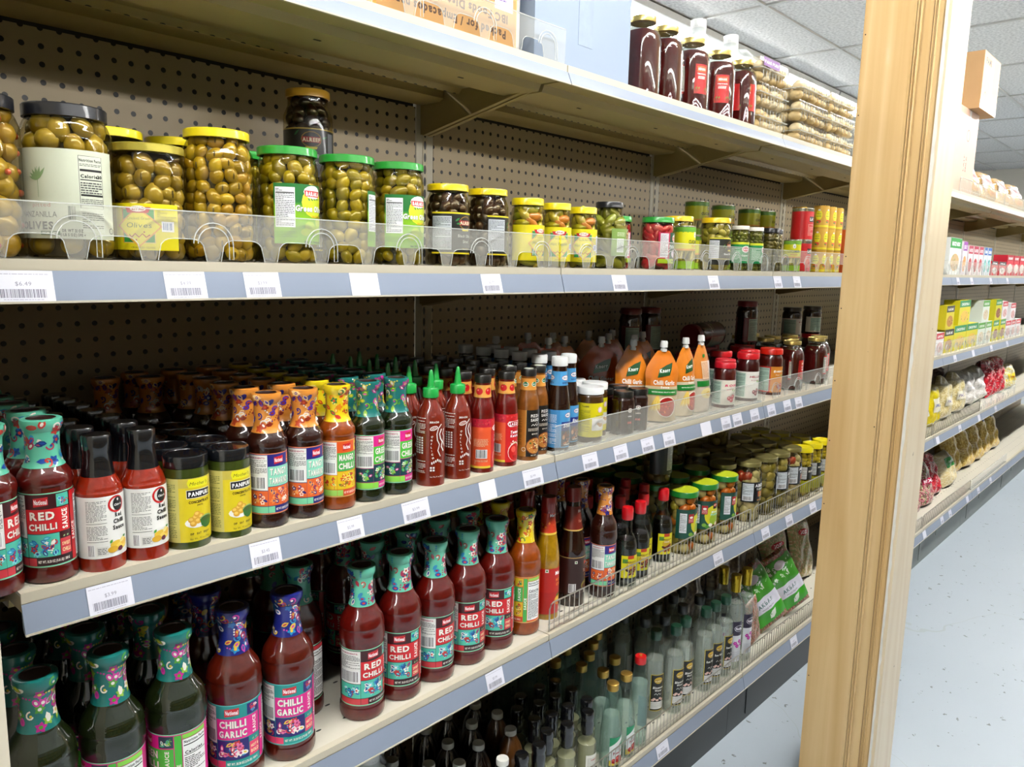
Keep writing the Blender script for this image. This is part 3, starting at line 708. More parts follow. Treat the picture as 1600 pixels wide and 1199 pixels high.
# ching-type hot sauce: orange-red body, black shrink cap, white label
A = Art(); k = 1
A.rect(-58, 16, 36, 90, '#eeeee8'); 
A.fine(-30, 60, -8, 86, '#555555', 1.7, 2, .4); A.fine(-30, 38, -8, 56, '#555555', 1.7, 4, .4); A.bars(-30, 18, -22, 33, seed=5); A.rect(-20, 19, -8, 30, '#dcdcd4'); A.fine(-19, 20, -9, 29, '#666666', 2, 6)
for y in (58, 36): A.rect(-30, y, -8, y+.5, '#222222')
A.ring(4, 79, 9, 2.4, '#c81f1f'); A.ell(6, 79, 6.5, 8.5, '#141414'); A.ell(6, 84, 1.1, 1.6, '#f0f0f0'); A.text("Ching's", 6, 78, 2.6, '#f4f4f0', 1, w=10, slant=.2)
for i, t in enumerate(('Red', 'Chilli', 'Sauce')): A.text(t, 6, 66-i*7.5, 5.0, '#161616', 1, w=[9, 14, 16][i])
A.ell(2, 30, 8, 5, '#e8c23c'); A.ell(8, 27, 8, 4.5, '#f0d05c'); A.ell(-3, 25, 6, 4, '#d8a82c'); A.ell(12, 31, 5, 4, '#e8b83c'); A.ell(6, 24, 3.4, 3, '#5a1430'); A.leaf(-6, 33, 5, 3, 1, '#4c9a3c'); A.leaf(10, 36, 6, 3, .4, '#3c8a3c'); A.ell(9, 34, 4, 2.4, '#f4e08c', rot=.5)
pr = curve([(0, 0), (.022, .0006), (.0255, .005), (.0255, .085), (.0250, .094), (.0225, .103), (.0182, .112), (.0165, .119)], 3)
bottle('ching', 'sauce_bottle', 'sauce bottle', .0255, .16, pr, sauce_mat('orange-red chilli sauce', '#982306'),
       [(.0185, .112), (.0172, .118), (.0158, .128), (.0152, .140), (.0160, .1415), (.0162, .158), (.0150, .160), (0, .160)], '#0c0d10', A, capmat=mat('black shrink cap', '#0b0c10', .25, coat=.8), rot=.15)
# panipuri paste jar
A = Art(); A.rect(-70, 9, 44, 92, '#c9bf6a'); A.rect(-24, 9, 24, 92, '#dcc81e'); A.rect(-24, 80, 24, 92, '#c9b84e'); A.fine(-60, 14, -28, 86, '#4a5a24', 2.2, 8, .35)
A.poly([(-12, 80), (15, 80), (17, 88), (15, 91), (-12, 91), (-14, 86)], '#e6e01e'); A.text("Mother's", 1, 85, 4.4, '#3a4a1c', 0, w=24, slant=.3)
A.rect(-15, 66, 18, 77, '#f4efe2'); A.rect(-14.4, 66.6, 17.4, 76.4, '#111111'); A.text('PANIPURI', 1.5, 71.5, 5.2, '#ffffff', 1, w=28)
A.text('CONCENTRATE', 1.5, 61, 3.4, '#3a2a0c', 1, w=28); A.text('(PASTE)', 1.5, 56.5, 1.8, '#3a2a0c', 1, w=8)
A.ell(-3, 34, 15, 7, '#f1efe6'); 
for x, y in ((-10, 38), (-5, 41), (-2, 36), (2, 41), (-8, 33), (-3, 45)): A.ell(x, y, 4.2, 4, '#d9a436'); A.ell(x-.8, y+.9, 2.4, 2, '#f0c862')
A.ell(10, 37, 10, 5, '#8fb06a'); A.poly([(0, 37), (20, 37), (17, 28), (12, 25), (7, 25), (2, 29)], '#2f6a26'); A.ell(10, 37, 8.6, 3.4, '#3c5a1c'); A.text('DIP • EAT • ENJOY', 1, 19.5, 2.6, '#3a2a0c', 1, w=26); A.text('Net Wt. : 9.5 oz (270 g)', 1, 13, 2.8, '#3a2a0c', 0, w=27)
pr = curve([(0, .0006), (.024, .0008), (.0275, .005), (.0275, .096), (.0268, .100), (.0255, .103), (.0252, .106)], 3)
bottle('pani', 'paste_jar', 'jar', .0275, .12, pr, sauce_mat('green coriander paste', '#3b4815'), [(.0262, .1035), (.0272, .1045), (.0275, .118), (.0268, .1195), (.0235, .1198), (.0232, .119), (0, .119)], '#0d1014', A, capmat=mat('black jar lid', '#0e1116', .22, coat=.9), rot=.12)
# sriracha
def sri():
    A = Art(); W_ = '#ece6dc'
    A.fine(-46, 88, -20, 116, W_, 2.4, 21, .45); A.fine(-46, 22, -20, 44, W_, 2.4, 22, .45)
    for i in range(4):
        for j in range(7): A.rect(-42+i*5, 80-j*4.2, -39+i*5, 82.8-j*4.2, W_)
    A.text('SRIRACHA', -5, 108, 3, W_, 1, w=16, slant=.2); A.ell(-6, 98, 7, 3.6, W_, rot=.3); A.ell(-6, 98, 5.6, 2.3, '#8c1c08', rot=.3); A.text('HOT', -6, 98, 2.4, W_, 1, rot=.3)
    A.stroke([(8, 104), (2, 98), (-1, 88), (0, 78), (4, 70), (1, 60), (6, 50)], 1.6, W_); A.stroke([(8, 96), (4, 88), (6, 80), (10, 74), (8, 66), (13, 58)], 2.2, W_); A.stroke([(14, 96), (11, 88), (14, 82), (12, 74), (16, 66)], 1.4, W_)
    for q in range(7): A.text('CHILI'[q % 5], -8+2.2*math.cos(q*.5+2), 84-q*6, 3, W_, 1, rot=-.6+q*.2)
    for q in range(6): A.rect(-10+q*3.2, 42-abs(q-3)*1.6, -7.9+q*3.2, 46-abs(q-3)*1.6, W_)
    for i in range(2):
        for j in range(2): A.rect(-12+i*4.4, 30-j*4.4, -9+i*4.4, 33-j*4.4, W_)
    A.text('Net Wt. 17 oz (482 g)', 0, 16, 2.2, W_, 0, w=24)
    pr = curve([(0, .0005), (.021, .0006), (.0240, .004), (.0242, .06), (.0242, .100), (.0230, .113), (.0190, .126), (.0135, .137), (.0110, .143), (.0110, .149)], 3)
    cb = MB(); cb.lathe([(.0128, .1465), (.0132, .147), (.0132, .1605), (.0122, .162), (.0065, .163), (.0058, .167), (.0040, .182), (.0028, .190), (.0010, .192), (0, .192)], 24)
    proto('sri', 'hot_sauce_bottle', 'sauce bottle', [('bottle', lathe_mesh('bottle', pr, [sauce_mat('rust-red chilli sauce', '#7a1f08')], 30)), ('nozzle_cap', cb.mesh('cap', [mat('green nozzle cap', '#1fa044', .35, coat=.3)]), None, 'green nozzle cap'), ('print', label_mesh(A, pr, -.0001, -.25, vs=5))])
sri()
# ketchup / pizza sauce / steak sauce
KP = curve([(0, .0005), (.0185, .0006), (.0215, .004), (.0215, .094), (.0212, .106), (.0195, .118), (.0160, .130), (.0142, .140), (.0138, .152), (.0138, .163)], 3)
CP = [(.0142, .160), (.0150, .1605), (.0152, .172), (.0143, .1735), (0, .1735)]
def kneck(c, dr):
    A = Art(); A.rect(-46, 134, 46, 156, c)
    for x in (-34, -17, 0, 17, 34): dr(A, x, 145)
    return ('neck_label', label_mesh(A, KP, .0005, 0, vs=3))
def tom(A, x, y): A.ell(x, y, 6.3, 6.3, '#c8141c'); A.ell(x-2, y+2, 1.6, 1.6, '#f0807a'); A.leaf(x, y+5, 3, 1.6, .4, '#2c7a2c')
A = Art(); A.rect(-66, 8, 66, 97, '#e8592e'); A.rect(-66, 82, 66, 97, '#c8203a'); A.rect(-66, 8, 66, 12, '#e2c43a')
A.rect(-20, 8, 20, 97, '#cf1d22'); A.flora(-20, 84, 20, 97, ['#8c1020', '#e05050'], 18, 3, .8); A.flora(-60, 84, -22, 97, ['#8c1020', '#e05050'], 22, 4, .8)
A.poly([(-15, 76), (-17, 80), (-14, 84), (14, 84), (17, 80), (15, 76), (12, 74), (-12, 74)], '#f2efe8'); A.ell(0, 79, 14.5, 4.6, '#a8141c', 24); A.text('LAZZAT', 0, 79, 5.0, '#ffffff', 1, w=24)
A.text('Tomato', 0, 64, 5.2, '#ffffff', 1, w=23, slant=.15); A.text('Ketchup', 0, 57, 4.6, '#ffffff', 1, w=22, slant=.15)
A.ell(0, 27, 15.5, 18, '#f2dcd0'); A.ell(0, 26, 14.3, 16.5, '#cc1a16'); A.ell(-4, 32, 5, 6, '#e8584a'); A.poly([(-6, 20), (6, 20), (4, 14), (-4, 14)], '#b0100e'); A.flora(-12, 40, 12, 49, ['#f3efe6', '#e9c98a', '#3c7a2c'], 9, 8, .9)
A.fine(-52, 46, -26, 62, '#f6c8a0', 2, 31, .4); A.bars(-48, 26, -28, 42, seed=8); A.fine(-50, 14, -26, 24, '#f6c8a0', 2, 32, .4)
K_KET = A
bottle('ket', 'ketchup_bottle', 'ketchup bottle', .0215, .174, KP, sauce_mat('tomato ketchup', '#690d08'), CP, '#141210', K_KET, rot=.1, extra=[kneck('#e0a04a', tom)])
bottle('ketb', 'ketchup_bottle', 'ketchup bottle', .0215, .174, KP, MATS['tomato ketchup'], CP, '#141210', K_KET, rot=.95, extra=[kneck('#e0a04a', tom)])
def emb(A, x, y): A.ell(x, y, 6, 4.6, '#e6efe0'); A.ell(x, y, 5, 3.4, '#1f7a4a'); A.ell(x, y+2.4, 3, 2.4, '#1f7a4a'); A.text('AMERICAN', x, y, 1.7, '#ffffff', 1, w=8)
A = Art(); A.rect(-66, 8, 66, 97, '#14120f'); A.rect(-66, 8, -17, 97, '#b3762a'); A.rect(-17, 8, -16, 97, '#d8a04a'); A.rect(19, 8, 66, 97, '#b3762a')
A.text('PIZZA', 2, 86, 5.2, '#f2efe8', 1, w=19); A.text('SAUCE', 2, 78, 5.2, '#f2efe8', 1, w=19); A.stroke([(9, 69), (6, 66.5), (3, 70), (0, 67), (-3, 70), (-6, 67)], 1.1, '#f2efe8'); A.stroke([(12, 73), (12, 67)], 1.1, '#f2efe8'); A.ell(5, 72, .7, .7, '#f2efe8'); A.fine(-12, 56, 14, 63, '#e8dcc8', 2, 41, .4); A.text('NET WT. 340g', 2, 51, 2.4, '#e8dcc8', 1, w=14)
A.ell(2, 28, 19, 17, '#5a2412'); A.ell(2, 28, 17, 15, '#c8823a'); R = random.Random(4)
for i in range(34):
    a = R.uniform(0, 6.3); q = R.uniform(0, 13); A.ell(2+q*math.cos(a), 28+.9*q*math.sin(a), R.uniform(1, 2.8), R.uniform(.8, 2), R.choice(['#8c1c10', '#e8c88a', '#3c2414', '#d8502a', '#f0dca8', '#4c6a24']))
A.rect(-16, 8, 19, 12.5, '#14120f'); A.text('NET 340g', 0, 10.2, 1.8, '#e8dcc8'); A.fine(-52, 30, -24, 88, '#4a2a0c', 2.2, 42, .35); A.ring(-20, 22, 3.5, .8, '#f0ead8')
bottle('piz', 'pizza_sauce_bottle', 'sauce bottle', .0215, .174, KP, sauce_mat('brown pizza sauce', '#88501a'), CP, '#141210', A, rot=-.2, extra=[kneck('#d8923a', emb)], captop=[(0, .009, '#c9cbb8')])
def hel(A, x, y): A.ell(x, y+1, 9, 5, '#a8203c'); A.ell(x, y+1, 8.2, 4.2, '#f4f4f4'); A.text('HELLO', x, y+1, 3.4, '#1c2a6c', 1, w=12)
SP_ = curve([(0, .0005), (.0200, .0006), (.0235, .004), (.0235, .082), (.0228, .096), (.0190, .120), (.0160, .140), (.0150, .155), (.0148, .176)], 3)
A = Art(); A.rect(-72, 8, 72, 84, '#4a9ad0'); A.rect(-16, 42, 16, 60, '#1c2c7c'); A.rect(-16, 10, 16, 42, '#3c3a48'); hel(A, 0, 72); A.text('Steak', 0, 53, 8, '#f6f6f6', 1, w=24, slant=.2); R = random.Random(8)
for i in range(26): A.ell(R.uniform(-11, 13), R.uniform(16, 38), R.uniform(2, 5), R.uniform(1.6, 3.4), R.choice(['#7a4030', '#a8684c', '#4c2418', '#c89070', '#2a1a18']), 9, R.uniform(0, 3))
A.text('HOMEMADE', 0, 14, 2.6, '#f0e8e0', 1, w=20); A.rect(-72, 8, -20, 84, '#3c86c0'); A.fine(-60, 14, -26, 76, '#e8f0f8', 2.4, 51, .35)
N = Art(); N.rect(-50, 132, 50, 160, '#4a9ad0')
for x in (-32, 0, 32): hel(N, x, 146); N.fine(x-8, 135, x+8, 140, '#1c2a6c', 2, 5)
bottle('steak', 'steak_sauce_bottle', 'sauce bottle', .0235, .188, SP_, sauce_mat('dark brown steak sauce', '#240e06'), [(.0155, .170), (.0163, .1705), (.0166, .185), (.0155, .188), (0, .188)], '#e4e6e4', A, rot=.1, extra=[('neck_label', label_mesh(N, SP_, .0005, 0, vs=3))])
# white-lid jar with yellow label
A = Art(); A.rect(-60, 12, 46, 84, '#dccf10'); A.rect(-18, 26, 18, 52, '#e6e4dc'); A.ell(2, 38, 12, 8, '#f2efe6'); A.ell(4, 37, 7, 4, '#c8a070'); A.ell(-3, 40, 4, 3, '#b88c5c')
for q in range(8): A.leaf(0, 70, 7, 4.4, q*PI/4, '#e2c4dc')
A.ell(0, 70, 3, 3, '#f0dcea'); A.text('HONEY & NUTS', 0, 57, 2.4, '#4a4a1c', 0, w=20); A.fine(-44, 20, -22, 70, '#6a6420', 2.2, 61, .35); A.text('TAHINI', -33, 77, 3, '#4a4a1c', 1)
pr = curve([(0, .0005), (.0245, .0006), (.0280, .004), (.0280, .088), (.0275, .096), (.0262, .100), (.0262, .104)], 3)
bottle('whjar', 'spread_jar', 'jar', .028, .116, pr, sauce_mat('olive brown paste', '#4b300f'), [(.0278, .1015), (.0285, .102), (.0285, .114), (.0275, .1158), (0, .1158)], '#e6e8e6', A, rot=.0)
# dark jam
A = Art(); A.rect(-17, 14, 17, 66, '#2c1812'); A.ell(0, 55, 6, 5, '#e4dcd4'); A.ring(0, 55, 3, .8, '#2c1812'); A.text('ALGINNAR', 0, 42, 3, '#e4dcd4', 1, w=16); A.text('PEKMEZ', 0, 28, 4.4, '#e05a4a', 1, w=18)
A.rect(26, 18, 52, 66, '#3c4038'); A.fine(27, 20, 51, 64, '#aab0a0', 2.2, 71, .4)
pr = curve([(0, .0005), (.020, .0006), (.0228, .004), (.0228, .070), (.0222, .076), (.0205, .081), (.0200, .084)], 3)
bottle('jam', 'molasses_jar', 'jar', .0228, .096, pr, sauce_mat('dark red molasses', '#260906'), lidp(.0225, .0825, .096), '#10100e', A, sq=1.0)
# red-lid fruit jam
def frj(key, R, Hh, lid, body, lab, ang=-.45, extra=None):
    z1 = Hh*.62*1000
    A = Art(); A.rect(-R*2800, 8, R*2800, z1, lab[0]); A.rect(-R*900, 8, R*900, z1, lab[1]); A.rect(-R*2300, 12, -R*1000, z1-4, '#a8c4b4'); A.fine(-R*2250, 14, -R*1050, z1-6, '#4c6a5c', 2.2, 81, .4)
    if lab[2]:
        for x, y in ((-6, 26), (5, 30), (1, 21)): A.ell(x, y, 6, 6, lab[2]); A.ell(x-1.5, y+1.5, 2, 2, '#f0b0a8')
    A.text(lab[3], 0, z1-14, 5.5, lab[4], 1, w=R*1300, slant=.15); A.leaf(8, z1-30, 8, 4, .5, '#5c9c3c'); A.leaf(4, z1-30, 8, 4, 1.6, '#7cb44c'); A.text(lab[5], 0, z1-24, 3, lab[4], 0, w=R*1000)
    pr = curve([(0, .0005), (R*.88, .0006), (R, .004), (R*1.0, Hh*.45), (R*.985, Hh*.52), (R, Hh*.60), (R*.985, Hh*.76), (R*.92, Hh*.83), (R*.87, Hh*.86), (R*.87, Hh*.89)], 3)
    bottle(key, 'jam_jar', 'jar', R, Hh, pr, sauce_mat('jam '+key, body), [(R*.93, Hh*.875), (R*.96, Hh*.88), (R*.96, Hh*.975), (R*.90, Hh), (R*.5, Hh*.995), (0, Hh*.995)], lid, A, rot=ang)
frj('rosejam', .0295, .120, '#c8182a', '#4a0c0a', ('#d8d8cc', '#e2dccc', '#cc2a4c', 'ROSE', '#d02a60', 'Jam'))
frj('figjam', .0325, .134, '#cc1820', '#3c0a0c', ('#e6e8dc', '#eceae0', '#8c1c3c', 'HELLEN', '#a01c2c', 'Premium'))
frj('chjam', .0345, .136, '#d0200e', '#4a0f08', ('#b81c14', '#d8882c', '#a8101c', 'DARINA', '#f4f0e4', 'Apricot'), -.2)
frj('bigjam', .036, .148, '#6e0f14', '#230506', ('#5c1014', '#3c0a0c', None, 'SOUR', '#c8b8a8', 'Cherry'), .9)
frj('darkjar', .038, .115, '#0e0e0c', '#200807', ('#d8d0c0', '#dcd4c6', None, 'KAMAR', '#8c2020', 'Jam'), .2)
# tomato paste jars
def mih(key, R, Hh, rot):
    A = Art(); z1 = Hh*620; A.rect(-R*1500, Hh*220, R*1500, z1, '#c41a1c')
    A.rect(-12, z1-16, 12, z1-5, '#e8b83c'); A.rect(-11.4, z1-15.4, 11.4, z1-5.6, '#c41a1c'); A.text('MIHAN', 0, z1-10.5, 6, '#f4ecd8', 1, w=20); A.text('TOMATO PASTE', 0, z1-21, 3.2, '#f4f0e8', 1, w=24); A.fine(-10, z1-32, 10, z1-25, '#f4f0e8', 2.2, 91, .5)
    A.rect(-R*1480, Hh*250, -R*1050, z1-4, '#dcdcd4'); A.fine(-R*1460, Hh*300, -R*1070, z1-5, '#444444', 2, 92, .4); A.bars(-R*1450, Hh*255, -R*1080, Hh*300, seed=9)
    for x in (-14, -8, 10, 16): A.ell(x, Hh*250+3, 5, 4, '#a8301c'); A.leaf(x, Hh*250+5, 6, 3, 1, '#6a8c2c')
    pr = curve([(0, .0005), (R*.88, .0006), (R, .005), (R, Hh*.62), (R*.985, Hh*.70), (R*.90, Hh*.78), (R*.76, Hh*.845), (R*.68, Hh*.875), (R*.68, Hh*.94)], 3)
    inn = [(0, .002), (R*.94, .004), (R*.965, .008), (R*.965, Hh*.62), (R*.95, Hh*.70), (R*.87, Hh*.775), (R*.74, Hh*.825), (0, Hh*.825)]
    bottle(key, 'tomato_paste_jar', 'jar', R, Hh, pr, GLASS, lidp(R*.74, Hh*.925, Hh), '#c9b268', A, rot=rot, inner=(inn, sauce_mat('tomato paste', '#4d0a09')), sq=.8, lab_off=.0004, capmat=mat('gold tin lid', '#c8b26a', .3, metal=.8))
mih('mih', .0375, .160, .0); mih('mihback', .0375, .160, 1.9); mih('mihside', .0375, .160, -.7); mih('mih3', .036, .150, .2); mih('mih3b', .036, .150, 1.0)
# soy / date syrup bottles with a red cap
A = Art(); A.rect(-23, 22, 23, 76, '#d8d010'); A.rect(-8, 68, 8, 76, '#b83c1c'); A.rect(-20, 58, -8, 68, '#4c8a2c'); A.ell(0, 50, 12, 9, '#c8a81c'); R = random.Random(6)
for i in range(20): A.ell(R.uniform(-13, 13), R.uniform(30, 48), 3, 2.4, R.choice(['#5c1410', '#7a2018', '#3c0c0a', '#a83c2c']))
A.text('POMEGRANATE', 0, 61, 3, '#5c1410', 1, w=28); A.text('SAUCE', 0, 55, 3.4, '#f4f0d8', 1, w=14)
pr = curve([(0, .0005), (.0225, .0006), (.0258, .004), (.0258, .090), (.0250, .100), (.0215, .112), (.0160, .122), (.0128, .132), (.0122, .160)], 3)
inn = [(0, .002), (.0245, .005), (.0248, .090), (.0240, .098), (.0205, .110), (0, .112)]
bottle('soy', 'molasses_bottle', 'sauce bottle', .0258, .187, pr, GLASS, [(.0128, .157), (.0135, .158), (.0138, .180), (.0125, .186), (.006, .187), (0, .187)], '#c8101c', A, inner=(inn, sauce_mat('black molasses', '#050302')), rot=.0)
# yellow/red tall ketchup-type bottles
TP = curve([(0, .0005), (.0225, .0006), (.0262, .004), (.0262, .112), (.0260, .132), (.0225, .160), (.0172, .188), (.0145, .215), (.0140, .235)], 3)
A = Art(); A.rect(-80, 60, 80, 112, '#bc1c10'); A.rect(-80, 12, 80, 60, '#b01810'); A.text('Maggi', 3, 101, 8, '#ffffff', 1, w=28); A.text('MANGO', 4, 86, 6, '#f0882c', 1, w=26); A.text('CHILLI', 4, 76, 6, '#f0882c', 1, w=24); A.ell(2, 40, 15, 11, '#e88a1c'); A.ell(6, 38, 10, 7, '#c83c14'); A.ell(-3, 44, 7, 5, '#f4c83c'); A.rect(-34, 104, -27, 111, '#f0ece0'); A.ell(-30.5, 107.5, 2, 2, '#2c7a2c'); A.leaf(-8, 50, 14, 5, .4, '#3c8a2c')
N = Art(); N.rect(-60, 186, 60, 236, '#c43a1c'); N.text('Maggi', 0, 224, 6, '#ffffff', 1, w=22, rot=0); N.rect(-60, 183, 60, 187, '#e8c84c'); N.flora(-50, 188, 50, 212, ['#e0781c', '#e8b02c', '#a81c10'], 22, 5, 1.2)
bottle('mag', 'sauce_bottle', 'sauce bottle', .0262, .262, TP, sauce_mat('yellow mustard sauce', '#a87e0a'), [(.0148, .228), (.0155, .229), (.0155, .258), (.0145, .262), (0, .262)], '#8c1410', A, rot=.2, extra=[('neck_label', label_mesh(N, TP, .0005, 0, vs=3))])
TB = curve([(0, .0005), (.0265, .0006), (.0302, .004), (.0302, .112), (.0290, .130), (.0225, .165), (.0175, .195), (.0150, .220), (.0145, .238)], 3)
A = Art(); A.rect(-88, 28, 88, 112, '#2c120c'); A.rect(-88, 110, 88, 112, '#a8884c'); A.text('Maggi', 10, 98, 8, '#c8402c', 1, w=26); A.text('Tamarina', 10, 80, 7, '#d8b8a8', 0, w=34, slant=.2); A.text('Original', 10, 70, 5, '#c88c7c', 0, w=24, slant=.2); A.ell(6, 46, 17, 11, '#8c7c2c'); A.ell(2, 44, 9, 6, '#5c2c14'); A.ell(12, 50, 6, 4, '#a8a03c'); A.bars(-40, 32, -24, 52, seed=12); A.rect(-28, 98, -22, 104, '#e8e4d8'); A.ell(-25, 101, 1.8, 1.8, '#2c7a2c'); A.rect(-2, 28, 34, 36, '#c8c0b0')
N = Art(); N.rect(-70, 172, 70, 222, '#6a1c10'); N.text('Maggi', 4, 212, 6, '#e8d8c8', 1, w=22); N.text('Tamarina', 4, 190, 5, '#d8a890', 0, w=24, slant=.2); N.rect(-70, 169, 70, 172, '#b89850')
bottle('tmr', 'sauce_bottle', 'sauce bottle', .0302, .263, TB, sauce_mat('dark tamarind sauce', '#230c05'), [(.0152, .232), (.0160, .233), (.0160, .259), (.015, .263), (0, .263)], '#7a1410', A, rot=.25, extra=[('neck_label', label_mesh(N, TB, .0005, .2, vs=3))])
# ---------------------------------------------------------------- jars of whole fruit
def pack(rf, z0, z1, e, cols, core, seed, asp=1.25, name='olives', big=None, spot=None, lay=.96, pit=None):
    """fruit pressed against the inside of a jar; rf(z) inner radius"""
    b = MB(); R = random.Random(seed); z = z0+e; row = 0
    b.lathe([(0, z0)]+[(max(.001, rf(z0+(z1-z0)*t/8)-e*1.35), z0+(z1-z0)*t/8) for t in range(9)]+[(0, z1-e)], 16, 0, core)
    from mathutils import Euler
    while z < z1-e*.3:
        rr = rf(z)-e*1.02; n = max(5, int(2*PI*rr/(e*2.02))); a0 = R.random()*6
        for k in range(n):
            a = a0+2*PI*(k+R.uniform(-.16, .16))/n; c = R.choice(cols); q = e*R.uniform(.86, 1.1); r2 = rf(z)-q*1.0-R.uniform(0, .0015)
            rot = Euler((R.uniform(0, 3), R.uniform(0, 3), a))
            ax = (q, q*asp*R.uniform(.9, 1.1), q) if asp > 1.05 else (q, q, q*.95)
            p = Vector((r2*math.cos(a), r2*math.sin(a), z+R.uniform(-.3, .3)*e))
            # keep the long axis near the glass tangent plane
            T = Euler((R.uniform(0, PI), 0, 0)).to_matrix(); Az = Matrix.Rotation(a, 3, 'Z'); M_ = (Az@T).to_euler()
            b.blob(p, (q*.92, ax[1], q), M_, 0, c, 9, 7)
            if spot and R.random() < .4:
                d = Vector((math.cos(a+R.uniform(-.4, .4)), math.sin(a+R.uniform(-.4, .4)), R.uniform(-.3, .3)))
                b.blob(p+d*q*.86, (q*.3,)*3, None, 0, spot, 7, 5)
            if pit and R.random() < .35:
                d = Vector((math.cos(a), math.sin(a), R.uniform(-.3, .3))); b.blob(p+d*q*.9, (q*.13, q*.13, q*.5), None, 0, pit, 6, 4)
        z += e*1.62*lay; row += 1
    rr = rf(z1)-e*2.6
    for k in range(int(10*rr/.03)):
        a = R.random()*6.3; q = R.random()*max(rr, .002); b.blob((q*math.cos(a), q*math.sin(a), z1-e*.8), (e*.9, e*asp*.9, e*.85), Euler((0, 0, R.random()*3)), 0, R.choice(cols), 8, 6)
    return (name, b.mesh(name, [FRUIT]), None, None, 'stuff')
OL = ['#b4961a', '#c0a220', '#a88a14', '#c8ac28', '#9a8018', '#b48e1c']; OG = ['#9a9012', '#aa9a18', '#908612', '#b6a422', '#867c12']
BRINE = glass('jar glass with brine', '#f0ead0', 1.4, .02, .8)
def ojar(key, R, Hh, lr, lh, lidc, art, cols, core, seed, e=.0095, asp=1.25, fill=.90, sh=.74, rot=0., lidtop=None, name='jar_of_olives', cname='olives', spot=None, gm=None, zl=None, pit=None, label_w=None, cat='jar', neck=.9, capmat=None):
    pr = jarp(R, Hh, lr, lh, sh, neck); f = rfun(pr); b = MB(); b.lathe(pr, 36); body = b.mesh('glass', [gm or BRINE])
    cb = MB(); lp = lidp(lr, Hh-lh, Hh); cb.lathe(lp, 32); cm = capmat or mat('lid %s' % lidc, lidc, .3, coat=.4, var=.04); mats = [cm]
    for i, (r1, c) in enumerate(lidtop or []):
        z = Hh-.0008+.0003*(i+1) if i else Hh+.0002; mats.append(mat('lid %s' % c, c, .3, coat=.4, var=.04)); cb.lathe([(lr*r1, z-.001), (lr*r1, z), (0, z)], 28, i+1)
    parts = [('glass', body), ('lid', cb.mesh('lid', mats)), pack(lambda z: f(z)-.0012, .003, Hh*fill, e, cols, core, seed, asp, cname, spot=spot, pit=pit)]
    if art: parts.append(('label', label_mesh(art, [(R, 0), (R, Hh)], .0003, rot)))
    proto(key, name, cat, parts)
# 1: big Manzanilla jar, black lid, pale label
A = Art(); A.rect(-62, 22, 62, 118, '#c9cfb8'); A.rect(20, 30, 47, 112, '#d2d8c4'); A.ring(0, 0, .1, .1, '#c9cfb8')
A.stroke([(21, 112), (46.5, 112), (46.5, 56), (21, 56), (21, 112)], .5, '#222222'); A.text('Nutrition Facts', 33.7, 107.5, 3.0, '#111111', 1, w=24); A.fine(22, 101, 46, 104.5, '#333333', 1.6, 3, .4)
A.rect(22, 95.5, 46, 98, '#111111'); A.text('Calories', 22.5, 90.5, 3.6, '#111111', 1, al='l'); A.text('20', 43, 90.5, 3.6, '#111111'); A.rect(22, 86, 46, 87, '#111111'); A.fine(22, 72, 46, 85, '#444444', 2.6, 4, .5); A.rect(22, 69, 46, 71, '#111111'); A.fine(22, 58, 46, 67, '#666666', 2, 5, .4); A.fine(22, 34, 46, 52, '#5c6458', 2.2, 6, .35)
for r_ in range(6): A.leaf(-20, 84, 16-r_, 3, 1.0+r_*.36, '#7f9c6c')
A.stroke([(-20, 66), (-20, 98)], .5, '#7f9c6c'); A.text('pitted', -18, 58, 4.2, '#b88070', 0, w=20); A.text('MANZANILLA', -24, 48, 6.4, '#3c463c', 0, w=44); A.text('OLIVES', -26, 36, 8, '#26302a', 1, w=40); A.rect(-20, 26, 0, 30, '#2c5a2c'); A.text('NON GMO', -10, 28, 2.2, '#f0f4e8', 1, w=16)
A.text('DR WT 21 OZ', 12, 31, 3.2, '#222822', 1, w=20); A.text('(1 LB 5 OZ) 595 g', 12, 26.5, 3, '#222822', 1, w=24); A.bars(8, 42, 17, 58, '#556055', None, 7); A.ring(56, 32, 3, .9, '#222822')
ojar('manz', .0465, .167, .0425, .014, '#14161c', A, ['#b09a30', '#a8902c', '#b8a23c', '#a08c28'], '#4a3e10', 101, e=.0118, rot=-.55, sh=.78, fill=.92)
ojar('pim', .0465, .167, .0425, .014, '#14161c', None, ['#b89a2c', '#b0902c', '#c0a43c'], '#5a4a14', 102, e=.0122, spot='#b8481c', asp=1.1, sh=.78, fill=.92)
